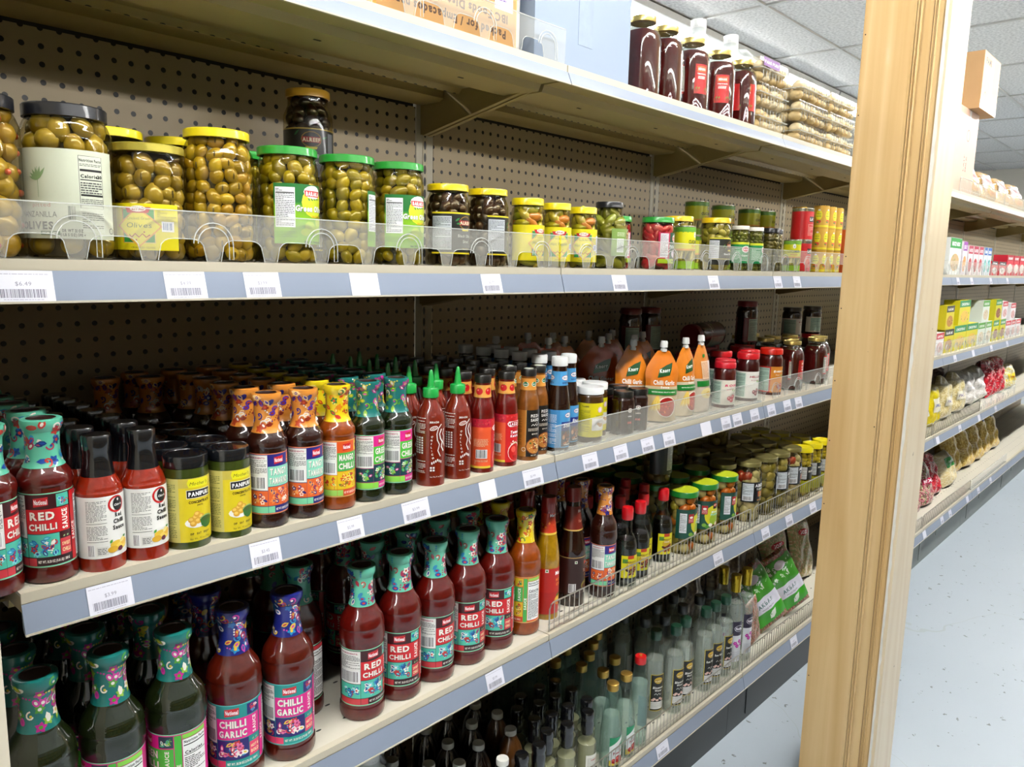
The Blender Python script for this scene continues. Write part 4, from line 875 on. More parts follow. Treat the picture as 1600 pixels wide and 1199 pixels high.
# 2: yellow-label green olives, gold lid
def ziyadart(t1, t2, w=44, hot=False):
    A = Art(); A.rect(-w*1.6, 12, w, 66 if not hot else 76, '#e0d312'); z = 0 if not hot else 6
    A.rect(-21, 20, 16, 60+z, '#e2c27c'); A.rect(-20, 21, 15, 59+z, '#2f8a40'); A.rect(-21, 20, -20.3, 60+z, '#b8282c')
    A.poly([(-28, 40+z/2), (-2, 62+z), (24, 40+z/2), (-2, 15)], '#e2a03c'); A.poly([(-25.5, 40+z/2), (-2, 60+z), (21.5, 40+z/2), (-2, 17)], '#e6d81c')
    A.poly([(-14, 55+z), (9, 55+z), (12, 62+z), (-17, 62+z)], '#b8282c'); A.ell(-2, 60+z, 9, 3.6, '#f0ece0'); A.text('ZIYAD', -2, 60+z, 3.6, '#a82830', 1, w=14)
    A.text(t1, -2, 49+z, 3.6 if not hot else 5, '#7c8a20', 0, w=26); A.text(t2, -2, 41+z*.6, 6, '#6c7c1c', 0, w=34 if hot else 28, slant=.1); A.stroke([(10, 30), (6, 27), (2, 31), (-2, 27), (-6, 31), (-10, 27), (-13, 30)], 1.3, '#a82820'); A.ell(4, 33, .9, .9, '#a82820'); A.ell(-5, 24, .9, .9, '#a82820')
    A.rect(w*.52, 34, w*.86, 46, '#f0f0ec'); A.bars(w*.54, 35, w*.84, 45, '#4c6a9c', None, 9); A.fine(w*.42, 50, w*.95, 62, '#9c9418', 2.2, 11, .35); A.text('CRACKED OLIVES', 2, 15, 2.2, '#6c6a18', 0, w=26)
    return A
AZ = ziyadart('Cracked Green', 'Olives')
ojar('ziy', .0425, .136, .0415, .010, '#b8a83c', AZ, ['#a88f2c', '#9c8424', '#b29a34', '#937c24'], '#3c320c', 103, e=.0105, rot=-.65, sh=.80, fill=.93, pit='#5a4a14', capmat=mat('olive gold lid', '#b5a843', .3, metal=.5))
ojar('bigol', .0455, .165, .0405, .011, '#e3cf0c', None, OL, '#3c320c', 104, e=.0088, sh=.76, fill=.94, asp=1.3, pit='#5a4a14')
A = Art(); A.rect(-12, 62, 6, 112, '#d6d8d2'); A.text('40', 2, 92, 4, '#222222'); A.rect(-11, 97, 5, 98.4, '#222222'); A.fine(-11, 64, 5, 110, '#666666', 2.6, 13, .4)
ojar('bigol2', .0455, .163, .0405, .011, '#e3cf0c', A, ['#3c2410', '#2c1a0c', '#4c3014'], '#140c06', 105, e=.0095, rot=.6, sh=.76)
# 3: green-lid jars with green/lime label
A = Art(); A.rect(-48, 26, 48, 106, '#7fb61c'); A.rect(-48, 82, 48, 106, '#0f6a26'); 
for i in range(6): A.rect(-48, 76+i, 48, 77+i, ['#78b01c', '#6aa81c', '#559c1e', '#3f9020', '#2c8422', '#1c7824'][i])
A.rect(-46, 48, -20, 101, '#e2e4e6'); A.fine(-45, 50, -21, 94, '#444a50', 2.3, 14, .38); A.rect(-45, 93, -21, 94.4, '#222222'); A.fine(-45, 95.5, -21, 100, '#333333', 2, 15, .4)
A.ell(10, 82, 21, 20, '#f0e63c'); A.ell(10, 80, 19, 17, '#c8d828'); A.ell(9, 96, 17, 9, '#f6f4ea'); A.ell(9, 95, 15.4, 7, '#f6f4ea'); A.poly([(-6, 90), (24, 90), (25, 98), (-7, 98)], '#c8282c'); A.text('BARAKA', 9, 94, 5.2, '#ffffff', 1, w=27)
for i in range(5): A.leaf(-1+i*5, 88, 5, 2.2, -.9+.2*i, '#2c7a4c')
for dx, c in ((.5, '#1c4a4c'), (0, '#f6f8f0')): A.text('Green Olives', 8+dx, 74-dx, 7.6, c, 1, w=56, slant=.12)
A.text('in brine', 18, 64, 3.4, '#d8a81c', 1, w=26); A.ell(2, 50, 9, 7, '#a8c424'); A.ell(14, 46, 8, 6, '#98b81c'); A.ell(20, 56, 8, 6, '#b4cc3c'); A.ell(-6, 42, 7, 5, '#a0bc20'); A.fine(-46, 34, -18, 44, '#5c8c14', 2.2, 16, .35); A.text('Net Wt. Poids net 22.9 oz', 14, 29, 3, '#1c2c0c', 1, w=44)
A2 = A
GT = [(.86, '#8cc43c'), (.80, '#1c8a34')]
ojar('bar', .0415, .155, .0405, .011, '#2c9436', A2, OG, '#2c280c', 106, e=.0092, rot=.15, sh=.78, fill=.95, asp=1.35, lidtop=[(.80, '#2c8a3c')])
ojar('bar2', .0405, .155, .0400, .011, '#2c9436', A2, OG, '#2c280c', 107, e=.0092, rot=1.35, sh=.78, fill=.95, asp=1.35, lidtop=[(.80, '#2c8a3c')])
ojar('bar3', .0400, .155, .0395, .011, '#2c9436', A2, OG, '#2c280c', 108, e=.0092, rot=.0, sh=.78, fill=.95, asp=1.35, lidtop=[(.80, '#2c8a3c')])
# 4: black olives
A = Art(); A.rect(-60, 22, 60, 84, '#0e120c'); A.rect(-60, 84, 60, 86.5, '#d8c81c'); A.rect(-60, 19.5, 60, 22, '#d8c81c'); A.ell(2, 70, 15, 11, '#8c6c1c'); A.ell(2, 70, 13.5, 9.6, '#1c140c'); A.rect(-13, 66, 17, 74, '#8c1c1c'); A.text('ALREEF', 2, 70, 5, '#f0e0c0', 1, w=27); A.poly([(-8, 60), (12, 60), (10, 57), (-6, 57)], '#d8c81c'); A.text('Black Olives', 2, 49, 5, '#d8dcd0', 0, w=34, slant=.1); A.text('Sliced', 2, 40, 5, '#c8ccc0', 0, w=15, slant=.1); A.leaf(-20, 72, 10, 3, .6, '#2c7a3c'); A.leaf(-18, 68, 9, 3, .1, '#2c7a3c'); A.leaf(20, 70, 10, 3, .2, '#2c7a3c')
A.rect(-58, 26, -26, 80, '#b9bfc4'); A.fine(-57, 28, -27, 79, '#3c4044', 2.3, 17, .4); A.text('NET WT 24oz', 4, 28, 2.6, '#c8b83c', 0, w=20)
AB = A
for kk, rt_ in (('alr', .15), ('alr2', .75)):
    ojar(kk, .0365, .132, .0345, .011, '#e0c40c', AB, ['#2e1a10', '#3c2416', '#241208', '#4a3020'], '#0c0604', 109, e=.0090, rot=rt_, sh=.74, neck=.88)
A = Art(); A.rect(-66, 8, 66, 84, '#10120c'); A.rect(-66, 84, 66, 86, '#b89c3c'); A.ell(-4, 68, 17, 13, '#8c6c1c'); A.ell(-4, 68, 15.5, 11.6, '#1c140c'); A.rect(-19, 63, 11, 72, '#a02020'); A.text('ALREEF', -4, 67.5, 6, '#f0e0c0', 1, w=29); A.poly([(-14, 56), (6, 56), (4, 52.5), (-12, 52.5)], '#d8c83c'); A.text('Black Olives', -2, 42, 6.5, '#e0e2dc', 0, w=42, slant=.1); A.text('Sliced', 0, 32, 6, '#c8ccc0', 0, w=20); A.rect(26, 12, 40, 80, '#8c9098'); A.leaf(14, 70, 12, 3, .4, '#1c5c2c'); A.leaf(-32, 74, 12, 3, .8, '#1c5c2c')
ojar('alrbig', .0405, .150, .0365, .013, '#c8962c', A, ['#1c0c08', '#28140c', '#140806'], '#080402', 110, e=.0095, rot=-.35, sh=.68, neck=.9)
# 5: yellow-label pickled peppers
AH = ziyadart('Pickled', 'Hot Pepper', 38, True); AH.rect(28, 30, 52, 64, '#e8ecf0'); AH.fine(29, 31, 51, 63, '#3c5a8c', 2.6, 18, .4)
for kk, rt_, R_, H_ in (('hot1', .1, .0315, .124), ('hot2', -.55, .0290, .121), ('hot3', -.75, .0290, .119)):
    ojar(kk, R_, H_, R_*.95, .013, '#e3cc0c', AH, ['#a8a428', '#8c9420', '#b8ac38', '#98902c', '#c8802c'], '#4a4a14', 111, e=.0085, rot=rt_, sh=.74, asp=2.0, name='jar_of_pickles', cname='peppers', neck=.88)
# 6: round gherkin jar
A = Art(); A.rect(-36, 26, 36, 82, '#7c9a4c'); A.rect(-24, 34, -6, 62, '#dfe6dc'); A.fine(-23, 36, -7, 60, '#3c5a3c', 2.4, 19, .45); A.fine(-24, 66, -4, 76, '#dfe6c8', 3, 20, .4); A.ell(14, 68, 13, 14, '#d8c89c'); A.ell(14, 68, 12, 13, '#2c1c10')
for i in range(8): A.ell(14+7*math.cos(i*.8), 68+7*math.sin(i*.8), 4, 2, ['#c8a83c', '#e0c86c'][i % 2], rot=i)
A.text('GHERKINS', 10, 46, 4, '#e8f0d8', 1, w=24)
ojar('gherk', .041, .137, .0290, .012, '#14161a', A, ['#7c8424', '#8c9430', '#6c7420'], '#2c3010', 112, e=.0105, rot=.1, sh=.62, asp=2.2, name='jar_of_pickles', cname='gherkins', neck=.92)
# 7: pickled turnips
A = Art(); A.rect(-40, 14, 40, 82, '#b81848'); A.rect(-12, 14, 40, 82, '#0f4a34'); A.rect(-40, 14, 40, 24, '#a8c41c'); A.rect(-36, 28, -16, 80, '#e0dce0'); A.fine(-35, 29, -17, 79, '#555055', 2.3, 21, .4); A.ell(10, 70, 14, 9, '#f4f2e8'); A.poly([(-3, 65), (23, 65), (24, 72), (-4, 72)], '#c8282c'); A.text('BARAKA', 10, 68.5, 4.6, '#ffffff', 1, w=24); A.text('Pickled Turnips', 10, 52, 6.4, '#e6f4ec', 1, w=46, slant=.12); A.ell(6, 36, 11, 9, '#e6d8e4'); A.ell(20, 34, 8, 7, '#d8a8c4'); A.text('Net Wt.', 6, 19, 3, '#1c2c0c', 1, w=18)
ojar('turn', .0375, .116, .0365, .012, '#2c9436', A, ['#b81c3c', '#c82c48', '#a81432', '#d04c60'], '#5a0c1c', 113, e=.010, asp=1.9, rot=.15, sh=.80, name='jar_of_pickles', cname='turnips', lidtop=[(.85, '#4ca83c')])
# 8: cucumber can
def canart(R, Hh, base, top, w=1.0):
    A = Art(); C = PI*R*1000-.5; h = Hh*1000; A.rect(-C, 3, C, h-3, base); A.rect(-C, h*.86, C, h-3, top)
    for i in range(14): A.leaf(-C+i*(2*C/14), h*.84, 6, 2.6, 1.2, top)
    A.ell(0, h*.80, 4.6, 7, '#f0f0e6'); A.text('c', 0, h*.80, 5, '#3c6a2c'); A.text('CUCUMBER', 0, h*.64, h*.075, '#141a0c', 1, w=R*1500); A.text('PICKLES', 0, h*.54, h*.045, '#c85a1c', 1, w=R*800)
    A.rect(-C, h*.20, C, h*.44, '#7c7424')
    R_ = random.Random(3)
    for i in range(int(C/2.2)): A.leaf(-C+3+i*4.4, h*.21, h*.24, 4, 1.35+R_.uniform(-.25, .25), R_.choice(['#3c3c14', '#a89c54', '#5c5a1c', '#c8b868']))
    A.rect(-C, 3, C, h*.20, '#88b41c'); A.rect(-C, h*.44, C, h*.48, '#e09a1c'); return A
TIN = mat('tin can metal', '#b8b6a8', .25, metal=.9)
def can(key, R, Hh, art, rot=0., rim=TIN, cat='can', name='tin_can'):
    b = MB(); b.lathe([(0, .001), (R*.94, .001), (R*1.0, 0), (R*1.01, .0015), (R, .0035), (R*.985, .006), (R*.985, Hh-.006), (R, Hh-.0035), (R*1.01, Hh-.0015), (R, Hh), (R*.94, Hh-.0005), (R*.93, Hh-.003), (0, Hh-.003)], 30)
    proto(key, name, cat, [('can_body', b.mesh('can', [rim])), ('label', label_mesh(art, [(R*.985, 0), (R*.985, Hh)], .0003, rot))])
can('cuc', .0245, .102, canart(.0245, .102, '#d8d416', '#5c9c2c'), .1); can('cucbig', .039, .110, canart(.039, .110, '#c8c818', '#5c9428'), .1); can('cucsm', .0245, .092, canart(.0245, .092, '#d8d416', '#7cb43c'), -.9)
ca = Art(); ca.rect(-110, 3, 110, 97, '#c0181c'); ca.rect(-30, 62, -4, 80, '#1c1414'); ca.text('LAY', -17, 71, 9, '#f0f0e8', 1, w=22); ca.fine(-34, 12, -4, 56, '#e8c8b8', 4, 22, .3); ca.ell(17, 80, 9, 9, '#f0f0f0'); ca.ell(17, 80, 5, 7, '#14141c'); ca.ell(24, 58, 8, 8, '#4cb4c8'); ca.ell(14, 42, 9, 8, '#f0e8e4'); ca.ell(20, 24, 9, 9, '#2c2024'); ca.ell(34, 32, 5, 8, '#e8e8e8'); ca.ell(36, 70, 5, 10, '#3c8cc8')
can('redcan', .036, .108, ca, .25)
cb_ = Art(); cb_.rect(-80, 3, 80, 73, '#c89c34'); cb_.rect(-80, 3, 80, 10, '#d8c81c')
for x in (-50, -17, 17, 50): 
    cb_.ell(x, 44, 11, 18, '#e0d818'); cb_.text('FAVA', x, 48, 4, '#5c8c2c', 1, w=14); cb_.text('BEANS', x, 40, 4, '#5c8c2c', 1, w=15); cb_.ell(x, 22, 8, 6, '#c84c2c'); cb_.ell(x-3, 20, 4, 3, '#4c8c3c'); cb_.ell(x, 61, 4, 3, '#f0ece0')
can('fava', .0265, .076, cb_, .35, rim=mat('gold tin', '#c09a3c', .3, metal=.8))
# 9: small jars with striped white lids
A = Art(); A.rect(-42, 20, 42, 74, '#1c8a4c'); A.rect(-42, 68, 42, 74, '#c8d02c'); A.ell(4, 56, 12, 9, '#f4f2e8'); A.ell(4, 56, 10, 6, '#c8384c'); A.text('Baraka', 4, 56, 4.4, '#ffffff', 1, w=16); A.fine(-36, 28, -12, 60, '#c8e8d0', 3, 23, .4); A.text('Capers', 2, 40, 4, '#e8f4e8', 1, w=20)
for kk, rt_ in (('smj1', -.5), ('smj2', .2)): ojar(kk, .0235, .116, .0225, .010, '#d8d4c4', A, ['#5c6a1c', '#4c5a18', '#6c7828'], '#242c0c', 114, e=.0055, rot=rt_, sh=.80, name='jar_of_pickles', cname='capers', lidtop=[(.7, '#e8e6da')])
# 10: green pickled cucumber jar with black label
A = Art(); A.rect(-58, 14, 58, 78, '#10140c'); A.rect(-58, 78, 58, 80.5, '#d8d02c'); A.rect(-58, 28, 58, 29.5, '#b8a83c'); A.ell(2, 62, 14, 11, '#8c6c1c'); A.ell(2, 62, 12.5, 9.5, '#1c140c'); A.rect(-11, 58, 15, 66, '#8c1c1c'); A.text('ALREEF', 2, 62, 5, '#f0e0c0', 1, w=23); A.poly([(-8, 51), (12, 51), (10, 48), (-6, 48)], '#d8c81c'); A.text('Sliced Dill Pickles', 0, 41, 4.4, '#e0e2dc', 1, w=40); A.leaf(-24, 56, 12, 2.5, 1, '#5c8c2c'); A.leaf(-18, 52, 14, 2.5, .9, '#5c8c2c'); A.leaf(28, 62, 12, 2.5, 2, '#5c8c2c'); A.rect(-58, 30, -34, 74, '#c8ccd0'); A.fine(-57, 32, -35, 73, '#444444', 2.4, 24, .4)
ojar('alrp', .0385, .130, .0365, .013, '#e3c010', A, ['#98983c', '#a8a44c', '#8c8c34', '#b4ac58'], '#4a4a1c', 115, e=.0105, asp=1.5, rot=.1, sh=.76, name='jar_of_pickles', cname='pickle_slices')
ojar('dkj', .0265, .118, .0255, .012, '#14161a', None, ['#4c4c18', '#5c5820', '#3c3c14'], '#1c1c0a', 116, e=.007, asp=1.8, sh=.76, name='jar_of_pickles', cname='peppers')
# 11: mixed pickles, green/yellow lid
A = Art(); A.rect(-56, 44, 56, 122, '#0f4a3a'); A.rect(-56, 112, 56, 122, '#123f34'); A.ell(10, 82, 26, 28, '#d0cc28'); A.ell(16, 70, 18, 18, '#98b82c'); A.rect(8, 100, 24, 116, '#1c140c'); A.ell(16, 110, 7, 4.4, '#c84c2c'); A.text('BARAKA', 16, 110, 2.6, '#ffffff', 1, w=11); A.rect(-24, 86, -8, 110, '#a81c24'); A.ell(-16, 101, 5, 3, '#e8e0d8'); A.fine(-23, 88, -9, 98, '#e8b8b0', 2.2, 25, .4); A.rect(-46, 60, -28, 112, '#d8dce0'); A.fine(-45, 62, -29, 110, '#555555', 2.4, 26, .4)
A.text('Mixed', 14, 92, 5, '#e8f8f4', 1, w=22, slant=.1); A.text('Pickles', 16, 85, 6, '#9ce0d8', 1, w=30, slant=.1)
for x, y, c in ((2, 56, '#f0ece0'), (12, 52, '#5c2c14'), (22, 58, '#e8d8b8'), (-8, 52, '#4c8c2c'), (28, 50, '#d8782c'), (-16, 56, '#7cac3c')): A.ell(x, y, 6, 5, c)
MX = ['#c86a1c', '#a8a444', '#c8c090', '#8c9c34', '#d8802c', '#b8b070', '#7c8c2c', '#e0d8b4']
for kk, rt_ in (('mix1', .0), ('mix2', -.5), ('mix3', .25)): ojar(kk, .0375, .167, .0385, .015, '#1c7a2c', A, MX, '#3c3c14', 117, e=.0135, asp=1.15, rot=rt_, sh=.80, name='jar_of_pickles', cname='mixed_vegetables', lidtop=[(.97, '#c8d82c'), (.84, '#147028'), (.42, '#c8b890')])
A = Art(); A.rect(-56, 30, 56, 118, '#101c1c'); A.rect(-8, 40, 14, 108, '#b8bcb8'); A.fine(-7, 42, 13, 106, '#444444', 3, 27, .4); A.rect(18, 60, 28, 105, '#8c1c1c'); A.ell(38, 80, 8, 20, '#a8b42c')
ojar('mixtall', .040, .145, .037, .014, '#5c5a1c', A, ['#5c4c18', '#6c5c1c', '#4c5018', '#7c5c1c'], '#1c1c0a', 118, e=.013, rot=.1, sh=.82, name='jar_of_pickles', cname='mixed_vegetables')
# 12: black-label jars with dull gold lids
def abi(t): 
    A = Art(); A.rect(-48, 62, 50, 122, '#0c0e0e'); A.ring(36, 92, 27, 1.2, '#c8c05c', 30); A.ell(36, 92, 26, 30, '#0c0e0e', 24); A.rect(-44, 66, -12, 118, '#d4dce0'); A.fine(-43, 84, -13, 116, '#3c4448', 2.6, 28, .45); A.bars(-42, 67, -14, 80, seed=14); A.text('ABIDO', 14, 112, 9, '#f4f4f0', 1, w=44); A.text(t, 14, 101, 5, '#e8e8e0', 1, w=34)
    for i in range(6): A.rect(4+i*4, 78, 6.4+i*4, 94, ['#c84c1c', '#e8882c', '#e8c84c'][i % 3])
    A.text('NET 600g', 14, 68, 4, '#e8a83c', 1, w=24); return A
PK = ['#b8b48c', '#c8c4a0', '#d8d0b0', '#b04030', '#c8bc90', '#e0d8bc']
ojar('abi1', .0405, .178, .036, .013, '#4c4a2c', abi('TURNIP'), PK, '#5c5438', 119, e=.013, asp=1.4, rot=-.35, sh=.76, name='jar_of_pickles', cname='mixed_vegetables', capmat=mat('dull gold lid', '#8c8450', .35, metal=.6))
ojar('abi2', .0405, .178, .038, .013, '#4c4a2c', abi('MAKDOUS'), ['#8c8438', '#98904c', '#7c7430', '#a89c58'], '#3c3818', 120, e=.0165, asp=1.1, rot=1.2, sh=.80, name='jar_of_pickles', cname='stuffed_aubergines', capmat=MATS['dull gold lid'])
ojar('abi3', .039, .176, .037, .013, '#4c4a2c', abi('OLIVES'), ['#a8a060', '#b8ae70', '#98904c'], '#3c3818', 121, e=.0165, asp=1.0, rot=.1, sh=.80, name='jar_of_pickles', cname='pickled_aubergines', capmat=MATS['dull gold lid'])
ojar('abired', .0405, .178, .038, .013, '#4c4a2c', None, ['#5c140c', '#6c1c10', '#4c100a'], '#2c0806', 122, e=.013, asp=1.3, sh=.80, name='jar_of_pickles', cname='red_peppers', capmat=MATS['dull gold lid'])
A = Art(); A.rect(-50, 60, 50, 104, '#14160c'); A.rect(-50, 18, 50, 56, '#c8c81c'); A.rect(-44, 62, -14, 102, '#d8dcd8'); A.fine(-43, 63, -15, 100, '#555555', 2.6, 29, .45); A.text('MUSTARD', 10, 88, 6, '#e8e4d0', 1, w=36)
for i in range(30): A.rect(-48+i*3.3, 20, -46.6+i*3.3, 54, '#9c9a14')
ojar('yel', .033, .165, .0325, .016, '#e8d812', A, ['#c8b81c', '#d0c024', '#b8a818'], '#6c640c', 123, e=.009, rot=-.2, sh=.80, name='jar_of_pickles', cname='yellow_relish')
# ---------------------------------------------------------------- clear bottles of the bottom shelf
def clearb(key, name, cat, R, Hh, pr, liq, lz, cap, capc, art, rot=0, glassm=None, capmat=None, extra=None, seg=26):
    pr = curve(pr, 3); f = rfun(pr); inn = [(0, .003)]+[(max(.001, f(.004+(lz-.004)*t/12)-.0012), .004+(lz-.004)*t/12) for t in range(13)]+[(0, lz)]
    bottle(key, name, cat, R, Hh, pr, glassm or GLASS, cap, capc, art, rot=rot, inner=(inn, liq, 'liquid'), seg=seg, capmat=capmat, extra=extra, lab_off=.0003)
WATER = film('clear liquid', '#eef2ee', .22); GREENL = film('pale green liquid', '#d8ebe2', .24); YL = film('pale yellow liquid', '#c4c09a', .5)
SPR = [(0, .0005), (.0225, .0006), (.0252, .005), (.0252, .150), (.0240, .163), (.0180, .180), (.0138, .192), (.0130, .205), (.0128, .222)]
GREENC = mat('dark green screw cap', '#123a28', .35, coat=.4)
SCAP = [(.0140, .217), (.0146, .218), (.0148, .226), (.0146, .2265), (.0150, .228), (.0150, .240), (.014, .2425), (0, .2425)]
def spring(t): 
    A = Art(); A.rect(-19, 26, 21, 128, '#c8b02c'); A.rect(-17.6, 27.5, 19.6, 126.5, '#0c0e0a'); A.ell(2, 112, 12, 9, '#c8a42c'); A.rect(-8, 106, 12, 114, '#8c6a1c'); A.text('ALREEF', 2, 110, 4.4, '#f4e4a0', 1, w=19); A.text(t[0], 2, 92, 6, '#e8e8e0', 1, w=30, slant=.2); A.text(t[1], 2, 84, 5, '#e8e8e0', 1, w=20, slant=.2); A.stroke([(12, 74), (8, 71), (4, 76), (0, 71), (-4, 76), (-8, 72)], 1.2, '#e8e8e0')
    for x, y in ((-8, 60), (0, 57), (8, 61), (14, 57), (-12, 57)): A.ell(x, y, 4, 3, '#e8c8bc'); A.ell(x, y, 1.6, 1.2, '#c88c80')
    A.rect(-17, 32, 19, 52, '#dcdcd8'); A.fine(-16, 33, 18, 51, '#888888', 3, 30, .35); return A
clearb('rosew', 'flower_water_bottle', 'bottle', .0255, .243, SPR, WATER, .165, SCAP, '#123a28', spring(('Rose Water', '')), -.25, capmat=GREENC, seg=20)
clearb('bloss', 'flower_water_bottle', 'bottle', .0255, .243, SPR, WATER, .165, SCAP, '#123a28', spring(('Blossom', 'Water')), -.35, capmat=GREENC)
clearb('bloss2', 'flower_water_bottle', 'bottle', .0255, .243, SPR, WATER, .165, SCAP, '#123a28', spring(('Blossom', 'Water')), -.55, capmat=GREENC)
A = Art(); A.rect(-19, 26, 21, 128, '#b8bcb8'); clearb('backb', 'flower_water_bottle', 'bottle', .0255, .243, SPR, WATER, .165, SCAP, '#123a28', A, .3, capmat=mat('near-black cap', '#12181a', .35, coat=.4))
GP = [(0, .0005), (.0230, .0006), (.0265, .005), (.0265, .070), (.0255, .095), (.0205, .135), (.0160, .165), (.0138, .190), (.0132, .202)]
GCAP = [(.0142, .197), (.0148, .198), (.0146, .203), (.0150, .204), (.0148, .210), (.0150, .211), (.0148, .2145), (.0135, .2155), (0, .2155)]
GOLD = mat('gold screw cap', '#c09a4a', .3, metal=.75)
A = Art(); A.rect(-30, 14, 30, 84, '#e8ecec'); A.poly([(-30, 60), (8, 84), (-30, 84)], '#1c8a5c'); A.poly([(-6, 62), (30, 84), (30, 50)], '#1c8a5c'); A.text('Pomegranate', 2, 44, 7, '#a82c3c', 1, w=46, rot=.1, slant=.2); A.rect(10, 14, 30, 50, '#e0c83c'); A.rect(-30, 10, 30, 24, '#e0c83c')
for x, y, q in ((-6, 26, 10), (9, 22, 9), (-18, 22, 7)): A.ell(x, y, q, q*.95, '#a81c20'); A.ell(x-q*.3, y+q*.3, q*.3, q*.3, '#e07060')
clearb('pomv', 'vinegar_bottle', 'bottle', .0265, .2155, GP, GREENL, .135, GCAP, '#c0a050', A, .1, GLG, GOLD)
clearb('goldb', 'vinegar_bottle', 'bottle', .0265, .2155, GP, GREENL, .130, GCAP, '#c0a050', None, 0, GLG, GOLD)
A = Art(); A.rect(-4, 30, 26, 112, '#9ab4d0'); A.rect(-2.6, 32, 24.6, 110, '#c8d8e4'); A.fine(0, 36, 22, 106, '#3c6ab0', 4, 33, .5)
clearb('redc', 'vinegar_bottle', 'bottle', .0225, .232, [(0, .0005), (.0200, .0006), (.0225, .005), (.0225, .150), (.0215, .165), (.0165, .190), (.0130, .208), (.0125, .220)], GREENL, .165, [(.0135, .213), (.0140, .214), (.0142, .229), (.0135, .232), (0, .232)], '#c8141a', A, 1.0, GLG, None, [('pour_spout', M1(lambda b: b.lathe([(.004, .2321), (.0035, .236), (0, .2362)], 12), 'spout', [mat('orange spout', '#c86a2c')]))])
NP_ = [(0, .0005), (.0210, .0006), (.0238, .005), (.0238, .190), (.0230, .203), (.0180, .220), (.0142, .232), (.0132, .245), (.0130, .262)]
A = Art(); A.rect(-21, 26, 21, 150, '#d8dce0'); A.rect(-21, 108, 21, 152, '#241c34'); A.ell(2, 130, 15, 10, '#f0ecf4'); A.ell(2, 130, 14, 9, '#241c34'); A.text('Noba', 2, 130, 9, '#f4f0f8', 1, w=22)
for x, y in ((-8, 84), (6, 90), (12, 80), (-2, 76)):
    for q in range(6): A.leaf(x, y, 7, 5, q*1.05, '#b82c9c')
    A.ell(x, y, 2, 2, '#e07cc8')
A.fine(-16, 30, 16, 60, '#a8a8b4', 3, 34, .3)
#
clearb('noba', 'rose_water_bottle', 'bottle', .0238, .29, NP_, WATER, .205, [(.0136, .238), (.0146, .239), (.0148, .262), (.0152, .263), (.0150, .270), (.0152, .272), (.0152, .288), (.0142, .290), (0, .290)], '#a88c1c', A, -.4, None, mat('bright gold cap', '#b59a28', .25, metal=.8))
BP = [(0, .0005), (.0215, .0006), (.0245, .005), (.0245, .110), (.0230, .122), (.0175, .140), (.0140, .152), (.0135, .165)]
A = Art(); A.rect(-26, 14, 26, 92, '#dcdcd2'); A.fine(-22, 20, 22, 86, '#7c7c74', 4, 35, .3); A.text('VINEGAR', 0, 78, 4, '#a83020', 1, w=26); A.stroke([(8, 84), (4, 60), (10, 40), (4, 26)], 2.2, '#b8a84c')
clearb('blk', 'vinegar_bottle', 'bottle', .0245, .20, BP, YL, .118, [(.0150, .140), (.0160, .146), (.0168, .160), (.0170, .170), (.0158, .176), (.0160, .180), (.0172, .184), (.0172, .194), (.0150, .2), (.006, .2005), (0, .2005)], '#0a0c12', A, .1, None, MATS['black shrink cap'])
PP = [(0, .0005), (.0290, .0006), (.0330, .006), (.0330, .120), (.0325, .140), (.0280, .165), (.0190, .185), (.0135, .196), (.0130, .204)]
PCAP = [(.0138, .199), (.0146, .2)]+[(.0146+.0001*(i % 2), .2+.0011*i) for i in range(1, 10)]+[(.0146, .211), (.0138, .213), (0, .213)]
bottle('pet', 'syrup_bottle', 'bottle', .033, .213, curve(PP, 3), sauce_mat('dark brown syrup', '#150a05'), PCAP, '#dcdcd4', None)
bottle('petam', 'syrup_bottle', 'bottle', .033, .213, curve(PP, 3), sauce_mat('amber syrup', '#4b2b0d'), PCAP, '#dcdcd4', None)
